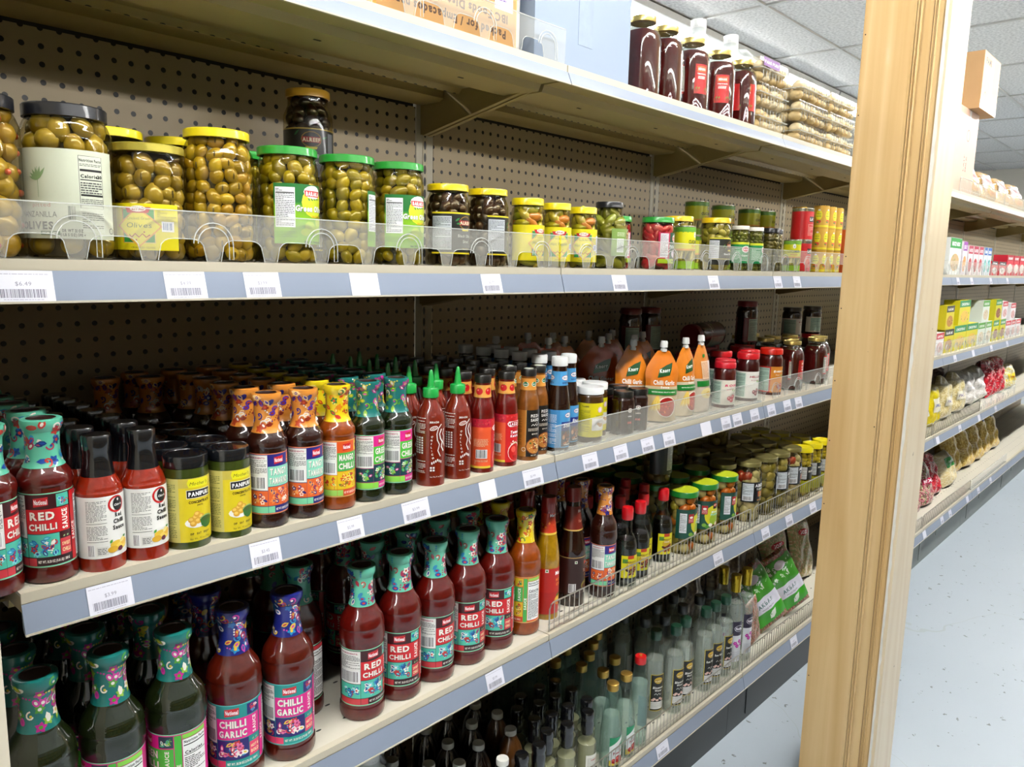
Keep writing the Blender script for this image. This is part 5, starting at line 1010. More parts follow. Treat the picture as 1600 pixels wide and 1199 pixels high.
# ---------------------------------------------------------------- pouch with a spout
def sheetmap(W, Hh, D, gus=.012, topd=.0025):
    """front surface of a stand-up pouch: x across, z up, bulging to -y"""
    def dep(v):
        t = max(0, min(1, v/Hh)); return gus*(1-t)**.6+D*math.sin(PI*min(1, t*.95+.12))**.8*(1-t*.45) if t < 1 else topd
    def wid(v):
        t = max(0, min(1, v/Hh)); return W/2*(1 if t < .68 else max(.22, math.cos((t-.68)/.32*1.22)))*(1-.06*math.sin(t*9)**2)
    return dep, wid
def pouch(key, W, Hh, col_top, col_bot, art, seed, back=False, spout=True):
    dep, wid = sheetmap(W, Hh, W*.17); b = MB(); nx, nz = 12, 22; R = random.Random(seed)
    for sgn in (-1, 1):
        V = []; Fs = []; 
        for j in range(nz+1):
            v = Hh*j/nz
            for i in range(nx+1):
                s_ = -1+2*i/nx; V.append((wid(v)*s_, sgn*(dep(v)*max(0, 1-abs(s_)**2.2)+.0006+.0008*math.sin(v*160+i*2.1+seed)*(1-abs(s_))), v))
        for j in range(nz):
            for i in range(nx):
                a = j*(nx+1)+i; f = (a, a+1, a+nx+2, a+nx+1); t = j/nz
                b.add([V[q] for q in (f if sgn < 0 else f[::-1])], [(0, 1, 2, 3)], 0, col_bot if t < .46 else col_top)
    me = b.mesh('pouch_film', [FOIL], sharp=0)
    bm = bmesh.new(); bm.from_mesh(me); bmesh.ops.remove_doubles(bm, verts=bm.verts, dist=1e-5); bm.to_mesh(me); bm.free()
    sp = MB(); z = Hh-.002; sp.lathe([(.0075, z), (.0078, z+.006), (.0058, z+.007), (.0058, z+.010), (.0092, z+.0105), (.0088, z+.021), (.0078, z+.026), (0, z+.026)], 16)
    def mp(u, v, o):
        s_ = max(-.98, min(.98, u/max(.004, wid(v)))); return (u, -(dep(v)*max(0, 1-abs(s_)**2.2)+.0022+o), v)
    parts = [('pouch_film', me), ('print', art.mesh('print', mp, FOIL, 4, 4, .00003))]
    if spout: parts.append(('spout_cap', sp.mesh('spout', [mat('white plastic cap', '#e2e2de', .35, coat=.2)]), None, 'white screw cap'))
    proto(key, 'sauce_pouch', 'pouch', parts)
def knart(W, Hh, t1, t2, dark=False):
    A = Art(); w = W*500; h = Hh*1000; A.rect(-w*.9, h*.38, w*.9, h*.46, '#147a2c'); A.text('WITH REAL FRUIT & HERBS', 0, h*.42, 2.6, '#f0f4e8', 1, w=w*1.4)
    A.poly([(-w*.42, h*.62), (-w*.30, h*.74), (w*.1, h*.80), (w*.5, h*.84), (w*.42, h*.74), (w*.30, h*.66), (-w*.1, h*.64)], '#0f4a1c'); A.text('Knorr', 0, h*.725, h*.05, '#f4f8f0', 1, w=w*.62, rot=.12, slant=.2)
    A.text(t1, 0, h*.555, h*.062, '#fbf4ea', 1, w=w*1.25); A.text(t2, 0, h*.49, h*.03, '#fbf4ea', 1, w=w*.5)
    A.ell(w*.18, h*.21, w*.62, h*.15, '#f0e4d4', 20); A.ell(w*.18, h*.21, w*.56, h*.135, '#a8201c', 20); R_ = random.Random(7)
    for i in range(16): A.ell(w*.18+R_.uniform(-.4, .4)*w, h*.21+R_.uniform(-.09, .09)*h, 2.2, 1.8, R_.choice(['#d84c2c', '#7c100c', '#e0703c']))
    for i in range(6): A.leaf(-w*.75+i*4.2, h*.14, h*.24, 4.4, 1.25+.08*i, ['#e8c24c', '#f0d470'][i % 2])
    return A
pouch('kn', .088, .168, '#d9781a', '#c8b48c', knart(.088, .168, 'Chilli Garlic', 'Sauce'), 1); pouch('kn2', .080, .170, '#dd7f1c', '#cfc0a0', knart(.080, .170, 'Chilli Garlic', 'Sauce'), 2)
A = knart(.098, .172, 'Chilli Ginger', 'Sauce'); pouch('knb', .110, .172, '#b8480f', '#9c3a12', A, 3)
A = Art(); A.rect(-30, 40, 30, 132, '#b8b4a4')
for i in range(9): A.rect(-29+i*6.6, 42, -25+i*6.6, 130, '#8c887c')
A.rect(-40, 20, 40, 34, '#147a2c'); A.text('Chilli', 0, 142, 5, '#f0e8e0', 1)
pouch('knback', .098, .170, '#c04a12', '#b04410', A, 4)
A = Art(); A.rect(-16, 84, 20, 130, '#e8c8a4'); A.fine(-14, 86, 18, 128, '#b86a3c', 3, 36, .4); A.rect(-30, 66, 12, 80, '#147a2c'); A.rect(12, 66, 26, 130, '#dcdcdc'); A.leaf(-8, 140, 14, 9, .5, '#147a2c'); A.ell(0, 48, 22, 14, '#e0d090'); A.ell(4, 46, 12, 7, '#c8a84c')
pouch('kn3', .078, .172, '#dd8430', '#c8bca8', A, 5)
# ---------------------------------------------------------------- bags, boxes, cartons
def bag(key, W, Hh, D, col_, art, seed, name='food_bag', cat='bag', cols=None, crumple=.004, m=None, tie=None):
    b = MB(); nx, nz = (30, 40) if cols else (16, 22); R = random.Random(seed); ph = [R.uniform(0, 6) for _ in range(6)]
    P_ = {}
    def pt(i, j, sg):
        s_ = -1+2*i/nx; t = j/nz; e = max(0, 1-abs(s_)**3)**.6*max(0, 1-abs(2*t-1)**5)**.55
        w_ = W/2*(1-.08*math.sin(PI*t*2+ph[0])**2) * (1 if not tie else (1 if t < .78 else max(.25, 1-(t-.78)*3.2)))
        n_ = crumple*(math.sin(s_*5+ph[1]+t*7)*.5+math.sin(s_*9-t*13+ph[2])*.35+math.sin(t*21+s_*3+ph[3])*.3)
        return (w_*s_, sg*(D/2*e*(1 if not tie or t < .8 else .6)+.0006)+n_*e, Hh*t)
    for sg in (-1, 1):
        for j in range(nz):
            for i in range(nx):
                q = [pt(i, j, sg), pt(i+1, j, sg), pt(i+1, j+1, sg), pt(i, j+1, sg)]
                b.add(q if sg < 0 else q[::-1], [(0, 1, 2, 3)], 0, R.choice(cols) if cols else col_)
    me = b.mesh('film', [m or FOIL], sharp=0); bm = bmesh.new(); bm.from_mesh(me); bmesh.ops.remove_doubles(bm, verts=bm.verts, dist=1e-5); bm.to_mesh(me); bm.free()
    parts = [('bag_film', me)]
    def mp(u, v, o):
        s_ = max(-.98, min(.98, u/(W/2))); t = max(0, min(1, v/Hh)); e = max(0, 1-abs(s_)**3)**.6*max(0, 1-abs(2*t-1)**5)**.55
        n_ = crumple*(math.sin(s_*5+ph[1]+t*7)*.5+math.sin(s_*9-t*13+ph[2])*.35+math.sin(t*21+s_*3+ph[3])*.3)
        return (u, -(D/2*e)-.0022+n_*e-o, v)
    if art: parts.append(('print', art.mesh('print', mp, FOIL, 5, 5, .00003)))
    proto(key, name, cat, parts)
def boxp(key, W, D, Hh, side, art, name='carton_box', cat='box', m=None, tape=None):
    b = MB(); b.box((-W/2, 0, 0), (W/2, D, Hh), 0, side); me = b.mesh('box', [m or CARTON])
    parts = [('box_body', me)]
    if art: parts.append(('print', art.mesh('print', flat(), CARTON, None, None, .00005)))
    proto(key, name, cat, parts)

# ================================================================ stocking the shelves
ORD = ['front row', 'second from the front', 'third from the front', 'fourth from the front', 'fifth from the front', 'sixth from the front', 'seventh from the front']
RJ = random.Random(77)
def colm(key, x, y, n, dy, sh, desc, pos, group=None, rz=0., j=.0012, keys=None):
    for i in range(n):
        k = keys[i] if keys and i < len(keys) else (keys[-1] if keys else key)
        put(k, x+(RJ.uniform(-j, j) if i else 0), y+i*dy+(RJ.uniform(-j, j)*.4 if i else 0), TOPZ[sh]+.0003, rz+(RJ.choice((0, 0, PI/2, PI, -PI/2))-rz+RJ.uniform(-.04, .04) if i else 0), '%s, %s, %s' % (desc, ORD[i], pos), group)
def one(key, x, y, z, rz, label, group=None, **k): return put(key, x, y, z+.0003, rz, label, group, **k)
def on(key, x, y, sh, rz, label, group=None, **k): return one(key, x, y, TOPZ[sh], rz, label, group, **k)

# ---- second shelf: olives and pickles
G = 'olive jars on the second shelf'
on('pim', -.9128, .058, 2, 0, 'big jar of stuffed green olives cut by the left edge', G)
on('manz', -.8195, .058, 2, 0, 'black-lid olive jar with pale green label and nutrition panel', G)
on('ziy', -.731, .056, 2, 0, 'short gold-lid jar of cracked olives with a bright yellow label', G)
on('bigol', -.641, .058, 2, .4, 'tall yellow-lid jar packed with cracked green olives, label turned away', G)
on('bigol2', -.738, .155, 2, 0, 'dark yellow-lid jar behind the gold-lid cracked olive jar', G)
on('bigol2', -.645, .165, 2, .3, 'yellow-lid jar mostly hidden behind the tall cracked olive jar', G)
on('bar', -.541, .054, 2, 0, 'leftmost green-lid olive jar with green and lime label', G)
on('bar2', -.443, .052, 2, 0, 'middle green-lid olive jar, label turned to its right side', G)
on('bar3', -.347, .052, 2, 0, 'rightmost green-lid olive jar with green and lime label', G)
on('bar2', -.555, .152, 2, .5, 'green-lid olive jar behind the leftmost green-lid jar', G)
on('alr2', -.380, .25, 2, 0, 'yellow-lid black olive jar under the stacked dark jar', G)
one('alrbig', -.380, .25, 1.5303, 0, 'dark black-olive jar stacked on top, near the pegboard', G)
on('alr', -.244, .049, 2, 0, 'yellow-lid black olive jar beside the green-lid jars', G)
on('alr2', -.150, .048, 2, .1, 'yellow-lid black olive jar showing its grey nutrition panel', G)
for k, x, l in (('hot1', -.050, 'leftmost of the three yellow-label hot pepper jars'), ('hot2', .034, 'middle of the three yellow-label hot pepper jars'), ('hot3', .117, 'rightmost of the three yellow-label hot pepper jars')): on(k, x, .043, 2, 0, l, 'pickle jars on the second shelf')
G = 'pickle jars on the second shelf'
on('gherk', .222, .055, 2, 0, 'round black-lid gherkin jar with pale green label', G)
on('turn', .405, .050, 2, 0, 'front green-lid jar of pink pickled turnips', G); on('turn', .335, .118, 2, .4, 'green-lid pickled turnip jar tucked behind the front one', G)
on('cuc', .503, .036, 2, 0, 'slim yellow-green cucumber can beside the pink turnips', 'cucumber pickle cans')
on('alrp', .585, .105, 2, .3, 'yellow-lid pickle jar behind the slim cucumber can', G); on('alrp', .678, .052, 2, 0, 'yellow-lid sliced pickle jar with black label, front row', G)
on('smj1', .782, .036, 2, 0, 'left one of two small jars with green labels', G); on('smj2', .866, .036, 2, 0, 'right one of two small jars with green labels', G)
on('dkj', .965, .038, 2, 0, 'small black-lid jar beside the two green-label jars', G); on('dkj', 1.035, .06, 2, .5, 'small black-lid jar next to the slim cucumber can on the right', G)
on('cucsm', 1.118, .038, 2, 0, 'slim cucumber can beside the red cans', 'cucumber pickle cans')
for i, (x, w) in enumerate(((.865, 'first'), (1.02, 'second'), (1.19, 'third'), (1.30, 'fourth'))):
    for q in (0, 1): one('cucbig', x, .215, TOPZ[2]+q*.0955*(.095/.110)*1.151, .1*i, 'wide cucumber can, %s stack from the left, %s can' % (w, ('bottom', 'top')[q]), 'cucumber pickle cans', s=.865)
for q in (0, 1): one('redcan', 1.235, .062, TOPZ[2]+q*.0953, .1, 'red can with round pictures, %s one of the pair' % ('lower', 'upper')[q], 'red cans', s=.88)
for i, x in enumerate((1.345, 1.405, 1.465)):
    for q in range(3): one('fava', x, .050, TOPZ[2]+q*.0685, .1, 'small yellow and gold can, %s column, %s layer' % (('left', 'middle', 'right')[i], ('bottom', 'middle', 'top')[q]), 'small gold cans', s=.9)
for i, x in enumerate((1.37, 1.45)):
    for q in range(3): one('fava', x, .13, TOPZ[2]+q*.0685, .6, 'small gold can behind the front columns, %s stack, %s layer' % (('left', 'right')[i], ('bottom', 'middle', 'top')[q]), 'small gold cans', s=.9)
A = Art(); A.rect(-34, 2, 34, 138, '#d85a1c'); A.rect(-34, 92, 34, 138, '#b8c8dc'); A.rect(-34, 2, 34, 44, '#c8d4e0'); A.ell(0, 70, 26, 14, '#3c2418'); A.ell(6, 72, 12, 6, '#a84c1c')
boxp('orb', .07, .05, .14, '#c85a24', A); on('orb', 1.545, .02, 2, 0, 'orange and blue carton beside the small gold cans')

# ---- third shelf: sauces
T3 = TOPZ[3]; G = 'red chilli sauces on the third shelf'
colm('red300', -.9285, .031, 2, .062, 3, 'turquoise-necked red chilli sauce bottle', 'column cut by the left edge', G, 1.1)
colm('red300', -.8715, .034, 6, .0590, 3, 'turquoise-necked red chilli sauce bottle', 'left of the orange-red sauces', G, -.25)
G = 'black-capped chilli sauces'
colm('ching', -.8175, .028, 7, .0525, 3, 'black-capped orange-red chilli sauce bottle', 'left column of two', G, .08); colm('ching', -.766, .028, 7, .0525, 3, 'black-capped orange-red chilli sauce bottle', 'right column of two', G, .06)
G = 'green paste jars'
colm('pani', -.712, .030, 4, .0570, 3, 'yellow-label green paste jar with black lid', 'left column of two', G, -.02); colm('pani', -.654, .030, 4, .0570, 3, 'yellow-label green paste jar with black lid', 'right column of two', G, .0)
G = 'tamarind sauces on the third shelf'
for x, y, w in ((-.6545, .266, 'behind the right paste column'), (-.6545, .324, 'against the pegboard, right paste column'), (-.7095, .292, 'behind the left paste column')): on('tam300', x, y, 3, .8, 'orange-necked tamarind sauce bottle %s' % w, G)
colm('tam300', -.5965, .029, 6, .0575, 3, 'orange-necked tamarind sauce bottle', 'left column of two', G, .32); colm('tam300', -.538, .029, 6, .0575, 3, 'orange-necked tamarind sauce bottle', 'right column of two', G, .40)
colm('man300', -.4815, .0285, 6, .057, 3, 'yellow-necked mango chilli sauce bottle', 'between tamarind and green chilli', 'mango chilli sauces', .22)
G = 'green chilli sauces on the third shelf'
colm('grn300', -.4255, .0285, 6, .057, 3, 'teal-necked green chilli sauce bottle', 'left column of two', G, .55); colm('grn300', -.3695, .0285, 6, .057, 3, 'teal-necked green chilli sauce bottle', 'right column of two', G, .42)
G = 'green-nozzle hot sauces'
colm('sri', -.2985, .026, 6, .056, 3, 'green-nozzle hot sauce bottle with white printing', 'left column', G, .0); colm('sri', -.2365, .027, 6, .056, 3, 'green-nozzle hot sauce bottle with white printing', 'right column', G, .15)
G = 'ketchup bottles'
colm('ketb', -.1775, .025, 7, .050, 3, 'black-capped ketchup bottle', 'left column, label side turned', G, 0.); colm('ket', -.1145, .026, 7, .050, 3, 'black-capped ketchup bottle', 'right column, tomato picture facing out', G, 0.)
G = 'pizza sauce bottles'
colm('piz', -.0530, .027, 6, .050, 3, 'brown pizza sauce bottle with black label', 'left column', G, 0.); colm('piz', -.0035, .046, 5, .050, 3, 'brown pizza sauce bottle with black label', 'right column', G, .1)
G = 'white-capped steak sauces'
colm('steak', .0470, .0335, 6, .0535, 3, 'white-capped steak sauce with a blue label', 'left column', G, 0.); colm('steak', .0985, .0520, 5, .0535, 3, 'white-capped steak sauce with a blue label', 'right column', G, 0.)
G = 'white-lid spread jars'
colm('whjar', .1610, .040, 3, .062, 3, 'white-lid jar with a yellow label', 'left column', G, -.1); colm('whjar', .2190, .072, 3, .062, 3, 'white-lid jar with a yellow label', 'right column', G, .1)
G = 'dark molasses jars'
colm('jam', .2720, .032, 2, .054, 3, 'squat dark molasses jar with black lid', 'left column', G, -.2); colm('jam', .3300, .032, 2, .054, 3, 'squat dark molasses jar with black lid', 'right column', G, -.9)
G = 'sauce pouches'
for k, x, y, rz, l in (('kn', .452, .050, -.55, 'orange chilli garlic pouch standing at the front, facing left'), ('kn2', .400, .105, -.65, 'orange pouch half hidden behind the front chilli garlic pouch'),
    ('kn2', .568, .050, -.12, 'narrow orange pouch, front row, left of the back-turned one'), ('kn3', .652, .052, -.05, 'orange pouch turned to show its pale back label'),
    ('knb', .385, .180, -.78, 'wide dark orange chilli ginger pouch behind the jars'), ('knback', .268, .240, -.72, 'orange-red pouch showing a pale ingredients panel'),
    ('kn', .350, .262, -.7, 'orange pouch behind the pale-panel pouch'), ('knb', .452, .215, -.7, 'dark orange pouch just right of the chilli ginger one'), ('kn', .535, .175, -.6, 'orange pouch behind the narrow front pouch'),
    ('kn2', .615, .20, -.55, 'orange pouch in the middle of the right group'), ('knb', .300, .330, -.7, 'dark orange pouch near the pegboard, far left of the group'), ('kn', .400, .335, -.7, 'orange pouch near the pegboard, second from left'),
    ('kn2', .495, .310, -.7, 'orange pouch near the pegboard, third from left'), ('kn', .590, .300, -.6, 'orange pouch near the pegboard, rightmost of the group'), ('knb', .175, .330, -.6, 'dark orange pouch behind the white-lid jars')):
    on(k, x, y, 3, rz, l, G, tilt=(-.04, RJ.uniform(-.05, .05)))
G = 'red-lid jam jars'
for k, x, y, l in (('rosejam', .765, .045, 'pink rose jam jar, front row, beside the back-turned pouch'), ('rosejam', .832, .080, 'pink rose jam jar, just behind the front rose jam'), ('figjam', .918, .055, 'white-label red-lid jam jar in the front row'),
    ('chjam', 1.075, .058, 'red-label jam jar left of the tomato paste'), ('figjam', .998, .092, 'red-lid jam jar between the white and red labels'), ('rosejam', .70, .31, 'red-lid jar under the left stacked cherry jar'), ('rosejam', .80, .31, 'red-lid jar under the right stacked cherry jar'),
    ('figjam', .77, .165, 'red-lid jar behind the first rose jam jar'), ('figjam', .875, .200, 'red-lid jar under the cap of the lying jar'), ('figjam', .97, .215, 'red-lid jar under the base of the lying jar'), ('figjam', .90, .130, 'red-lid jar behind the white-label jam'),
    ('figjam', 1.16, .185, 'red-lid jar beneath the tall dark cherry jar'), ('figjam', 1.07, .155, 'red-lid jar behind the red-label jam'), ('figjam', 1.04, .245, 'red-lid jar near the pegboard'), ('figjam', 1.575, .215, 'red-lid jar beneath the cream-label dark jar'), ('figjam', 1.755, .215, 'red-lid jar beneath the second dark jar')):
    on(k, x, y, 3, RJ.uniform(-.2, .3), l, G)
bb = proto
G = 'dark cherry jars'
one('bigjam', 1.16, .185, T3+.1343, .5, 'tall dark red-lid cherry jar stacked upright on the jam jars', G, s=.9)
one('bigjam', .70, .31, T3+.1203, .0, 'left dark cherry jar stacked near the pegboard', G, s=.88); one('bigjam', .80, .31, T3+.1203, .5, 'right dark cherry jar stacked near the pegboard', G, s=.88)
one('bigjam', 1.005, .209, T3+.1345, 0., 'dark cherry jar lying on its side across the jam lids', G, tilt=(0, -PI/2), s=1.0)
one('darkjar', 1.575, .215, T3+.1343, .1, 'dark jar with cream label stacked near the post', G, s=.88); one('darkjar', 1.755, .215, T3+.1343, .8, 'second dark stacked jar, partly behind the post', G, s=.88)
G = 'tomato paste jars on the third shelf'
for k, x, y, l in (('mih3', 1.215, .055, 'gold-lid tomato paste jar, red label facing out, front left'), ('mih3', 1.300, .098, 'gold-lid tomato paste jar behind the front left one'), ('mih3b', 1.405, .055, 'gold-lid tomato paste jar with label turned aside'), ('mih3b', 1.492, .080, 'gold-lid tomato paste jar right beside the post'),
    ('mih3b', 1.245, .155, 'gold-lid tomato paste jar, second row, left'), ('mih3', 1.345, .178, 'gold-lid tomato paste jar, second row, middle'), ('mih3b', 1.44, .160, 'gold-lid tomato paste jar, second row, right'), ('mih3', 1.255, .250, 'gold-lid tomato paste jar, third row, left'), ('mih3b', 1.37, .265, 'gold-lid tomato paste jar, third row, right')):
    on(k, x, y, 3, RJ.uniform(-.1, .1), l, G)

# ---- fourth shelf
T4 = TOPZ[4]; G = 'large green chilli sauces'
for x, w in ((-.8935, 'left'), (-.8130, 'middle'), (-.7320, 'right')): colm('grn800', x, .044, 4, .0795, 4, 'large teal-necked green chilli sauce bottle', '%s column' % w, G, .1)
G = 'large chilli garlic sauces'
for x, y, w in ((-.6450, .052, 'left'), (-.5620, .046, 'right')): colm('gar800', x, y, 3 if w == 'left' else 1, .080, 4, 'large blue-necked chilli garlic sauce bottle', '%s column' % w, G, -.35 if w == 'left' else -.25)
G = 'large red chilli sauces'
colm('redside800', -.4920, .125, 3, .079, 4, 'large turquoise-necked sauce, label turned away', 'set-back column', G, .0)
for x, y, w in ((-.4230, .050, 'first'), (-.3420, .052, 'second'), (-.2610, .054, 'third'), (-.1790, .056, 'fourth'), (-.0980, .058, 'fifth')):
    colm('red800', x, y, 1 if w == 'first' else 4, .079, 4, 'large turquoise-necked red chilli sauce', '%s column' % w, G, {'first': .15, 'second': -.45, 'third': .2, 'fourth': -.35, 'fifth': -.65}[w])
colm('man800', -.0170, .056, 4, .072, 4, 'large yellow-necked mango chilli sauce', 'right of the red sauces', 'large mango chilli sauces', .0)
colm('mag', .0650, .065, 4, .060, 4, 'tall yellow sauce bottle with red neck label', 'behind the wire guard', 'tall yellow sauces', .1)
colm('tmr', .1560, .070, 4, .066, 4, 'tall dark brown tamarind sauce bottle', 'behind the wire guard', 'tall dark tamarind sauces', .0)
colm('tam800', .2420, .048, 4, .068, 4, 'large orange-necked tamarind sauce bottle', 'beside the red-capped bottles', 'large tamarind sauces', .05)
G = 'red-capped molasses bottles'
for x, y, n, w in ((.3260, .042, 5, 'first'), (.3860, .046, 5, 'second'), (.4480, .078, 4, 'third'), (.5180, .064, 3, 'fourth')): colm('soy', x, y, n, .058, 4, 'black molasses bottle with bright red cap', '%s column' % w, G, -.45)
G = 'mixed pickle jars'
for k, x, w in (('mix1', .612, 'left'), ('mix2', .718, 'middle'), ('mix3', .832, 'right')): colm(k, x, .060, 4, .088, 4, 'green and yellow lidded mixed pickle jar', '%s column' % w, G, .0)
one('mixtall', .615, .148, T4+.1678, -.2, 'dark pickle jar stacked on the left pickle column', G); one('mixtall', .832, .238, T4+.1678, .8, 'dark pickle jar stacked on the right pickle column', G); one('abi3', 1.105, .228, T4+.1788, .4, 'pickle jar stacked near the pegboard on gold-lid jars', G, s=.80)
G = 'dull-gold-lid pickle jars'
colm('abi1', .985, .062, 4, .084, 4, 'gold-lid pickle jar with black label', 'first column after the green lids', G, .0); colm('abi2', 1.080, .056, 4, .084, 4, 'gold-lid jar of stuffed aubergines', 'second column after the green lids', G, .0, keys=['abi2', 'abired', 'abi2', 'abi2'])
colm('abi3', 1.172, .056, 4, .084, 4, 'gold-lid jar of round pickles', 'third column after the green lids', G, .0); colm('abi1', 1.262, .056, 4, .084, 4, 'gold-lid pickle jar with black label', 'fourth column after the green lids', G, .3); on('abired', .9085, .105, 4, 0, 'gold-lid jar of dark red peppers behind the mixed pickles', G)
G = 'yellow mustard jars'
for x, w in ((1.350, 'left'), (1.430, 'middle'), (1.510, 'right')): colm('yel', x, .048, 4, .074, 4, 'bright yellow lidded jar', '%s column beside the post' % w, G, .0)
# ---- bottom shelf
T5 = TOPZ[5]
def many(key, pts, desc, group, s=1.0, words=None, sh=5):
    pts2 = sorted(range(len(pts)), key=lambda i: (round(pts[i][0]/.05), pts[i][1]))
    N_ = ['first', 'second', 'third', 'fourth', 'fifth', 'sixth', 'seventh', 'eighth', 'ninth', 'tenth', 'eleventh', 'twelfth', 'thirteenth', 'fourteenth', 'fifteenth', 'sixteenth', 'seventeenth', 'eighteenth']
    xs = sorted(range(len(pts)), key=lambda i: pts[i][0])
    for r_, i in enumerate(xs):
        x, y = pts[i]; row = 'front' if y < .075 else ('middle' if y < .15 else 'back')
        on(key, x, y, sh, RJ.uniform(-.05, .05), '%s, %s from the left, %s rows' % (desc, N_[r_], row), group, s=s)
many('pet', [(-.241, .200), (-.188, .262), (-.197, .139), (-.119, .237), (-.051, .244), (-.121, .165), (-.151, .099), (-.036, .180), (-.079, .116), (.023, .229), (-.081, .045)], 'dark syrup bottle with a ribbed white cap', 'white-capped syrup bottles', .892)
on('petam', .006, .103, 5, 0, 'amber syrup bottle with a bright white cap at the front', 'white-capped syrup bottles', s=.892); on('petam', .030, .166, 5, .5, 'amber syrup bottle behind the front amber one', 'white-capped syrup bottles', s=.892)
many('blk', [(.120, .037), (.191, .034), (.239, .119), (.230, .066), (.190, .130), (.192, .180), (.178, .082), (.126, .087), (.139, .135), (.068, .052), (.083, .102), (.020, .034), (.240, .170), (.130, .185), (.085, .155), (-.032, .036)], 'pale vinegar bottle with black shrink cap', 'black-capped vinegar bottles', .9)
G = 'gold-capped vinegar bottles'
on('pomv', .290, .036, 5, 0, 'gold-capped pomegranate vinegar bottle, front left', G, s=.97); on('pomv', .349, .038, 5, .3, 'gold-capped pomegranate vinegar bottle, front right', G, s=.97)
many('goldb', [(.216, .235), (.275, .200), (.345, .222), (.306, .142), (.364, .162), (.418, .190), (.470, .215), (.394, .104), (.322, .088), (.25, .27), (.32, .29), (.39, .28), (.46, .29), (.20, .31), (.27, .345), (.34, .35)], 'clear green bottle with a ribbed gold cap', G, .97)
on('redc', .407, .0365, 5, 0, 'clear vinegar bottle with a red cap and orange spout', G)
G = 'green-capped flower waters'
for k, x, y, l in (('bloss2', .536, .074, 'green-capped blossom water, first in the row, label turned'), ('bloss', .597, .050, 'green-capped blossom water, second in the row, black label'), ('bloss', .657, .056, 'green-capped blossom water, third in the row, black label'),
    ('rosew', .752, .046, 'green-capped rose water with gold-edged black label'), ('rosew', .806, .046, 'green-capped rose water right beside the gold-edged one'), ('rosew', .868, .046, 'green-capped rose water next to the gold-capped bottle'),
    ('backb', .627, .104, 'green-capped plain bottle behind the third blossom water'), ('backb', .577, .134, 'dark-capped plain bottle behind the second blossom water'), ('backb', .722, .104, 'green-capped plain bottle behind the first rose water'), ('backb', .812, .101, 'green-capped plain bottle behind the second rose water'),
    ('backb', .872, .104, 'green-capped plain bottle behind the third rose water'), ('backb', .675, .160, 'dark-capped plain bottle, third row, middle'), ('backb', .560, .190, 'dark-capped plain bottle, third row, left'), ('backb', .765, .160, 'dark-capped plain bottle, third row, right'),
    ('backb', .615, .235, 'dark-capped plain bottle, fourth row, left'), ('backb', .715, .225, 'dark-capped plain bottle, fourth row, middle'), ('backb', .525, .250, 'dark-capped plain bottle, fourth row, far left'), ('backb', .82, .165, 'dark-capped plain bottle, third row, far right')):
    on(k, x, y, 5, RJ.uniform(-.1, .1), l, G)
G = 'gold-capped rose waters'
on('noba', .925, .046, 5, .0, 'tall gold-capped rose water with purple flowers, left', G); on('noba', .996, .046, 5, .1, 'tall gold-capped rose water with purple flowers, right', G); on('noba', .952, .100, 5, .2, 'tall gold-capped rose water behind the other two', G)
# herb bags
A = Art(); A.rect(-60, 100, 60, 196, '#3c8c24'); A.flora(-58, 120, 58, 194, ['#e8eee4', '#c8dcc0', '#5ca83c', '#e4e8e4'], 26, 41, 3.0); A.rect(-60, 60, 60, 104, '#d4d4e0'); A.text('AKBAR', 0, 84, 13, '#5c7c7c', 1, w=70); A.text('Mixed Herbs', 0, 68, 6, '#3c3c4c', 0, w=50); A.rect(-60, 20, 60, 60, '#3c9c24'); A.leaf(-10, 30, 40, 20, .6, '#e4ece0'); A.ell(0, 172, 22, 16, '#e4dce4')
HC = ['#8c5c3c', '#a8704c', '#6c5424', '#5c6c24', '#b8806c', '#9c4c38', '#7c3c2c']
bag('herb', .135, .215, .035, '#8c6c3c', A, 51, 'herb_bag', 'bag', HC)
bag('herbp', .125, .20, .030, '#8c4c3c', None, 52, 'herb_bag', 'bag', ['#9c5c48', '#8c4c3c', '#a87058', '#6c5c34', '#b88c74', '#5c4c2c'])
A = Art(); A.ell(0, 160, 34, 12, '#c01c28'); A.text('GOZO', 0, 160, 12, '#f4f0ec', 1, w=50)
bag('gozo', .14, .20, .05, '#9c8458', A, 53, 'herb_bag', 'bag', ['#b8a070', '#98905c', '#c8b48c', '#a88458', '#8c9c5c'])
bag('clearbag', .24, .30, .07, '#6c5c48', None, 54, 'dried_food_bag', 'bag', ['#6c5c48', '#7c6a54', '#5c4c3c', '#85745c'], .012)
G = 'bags of herbs'
on('herb', 1.235, .050, 5, -.40, 'green and white herb bag leaning left at the front', G, tilt=(-.25, -.50)); on('herb', 1.415, .050, 5, -.40, 'green and white herb bag standing beside the post', G, tilt=(-.22, -.45))
on('herbp', 1.115, .060, 5, .1, 'brownish herb bag leaning beside the rose water', G, tilt=(-.12, -.12), s=.72); on('gozo', 1.545, .16, 5, -.2, 'tan herb bag with a red oval emblem, in front', G, tilt=(-.25, -.1), s=1.1); on('gozo', 1.73, .16, 5, -.1, 'tan herb bag hidden behind the post', G, tilt=(-.25, .1), s=1.1)
on('clearbag', 1.33, .27, 5, -.15, 'large dull clear bag of dried food behind the herb bags', G, tilt=(-.12, .04)); on('clearbag', 1.05, .275, 5, .05, 'large dull clear bag behind the rose water bottles', G, tilt=(-.12, .03))
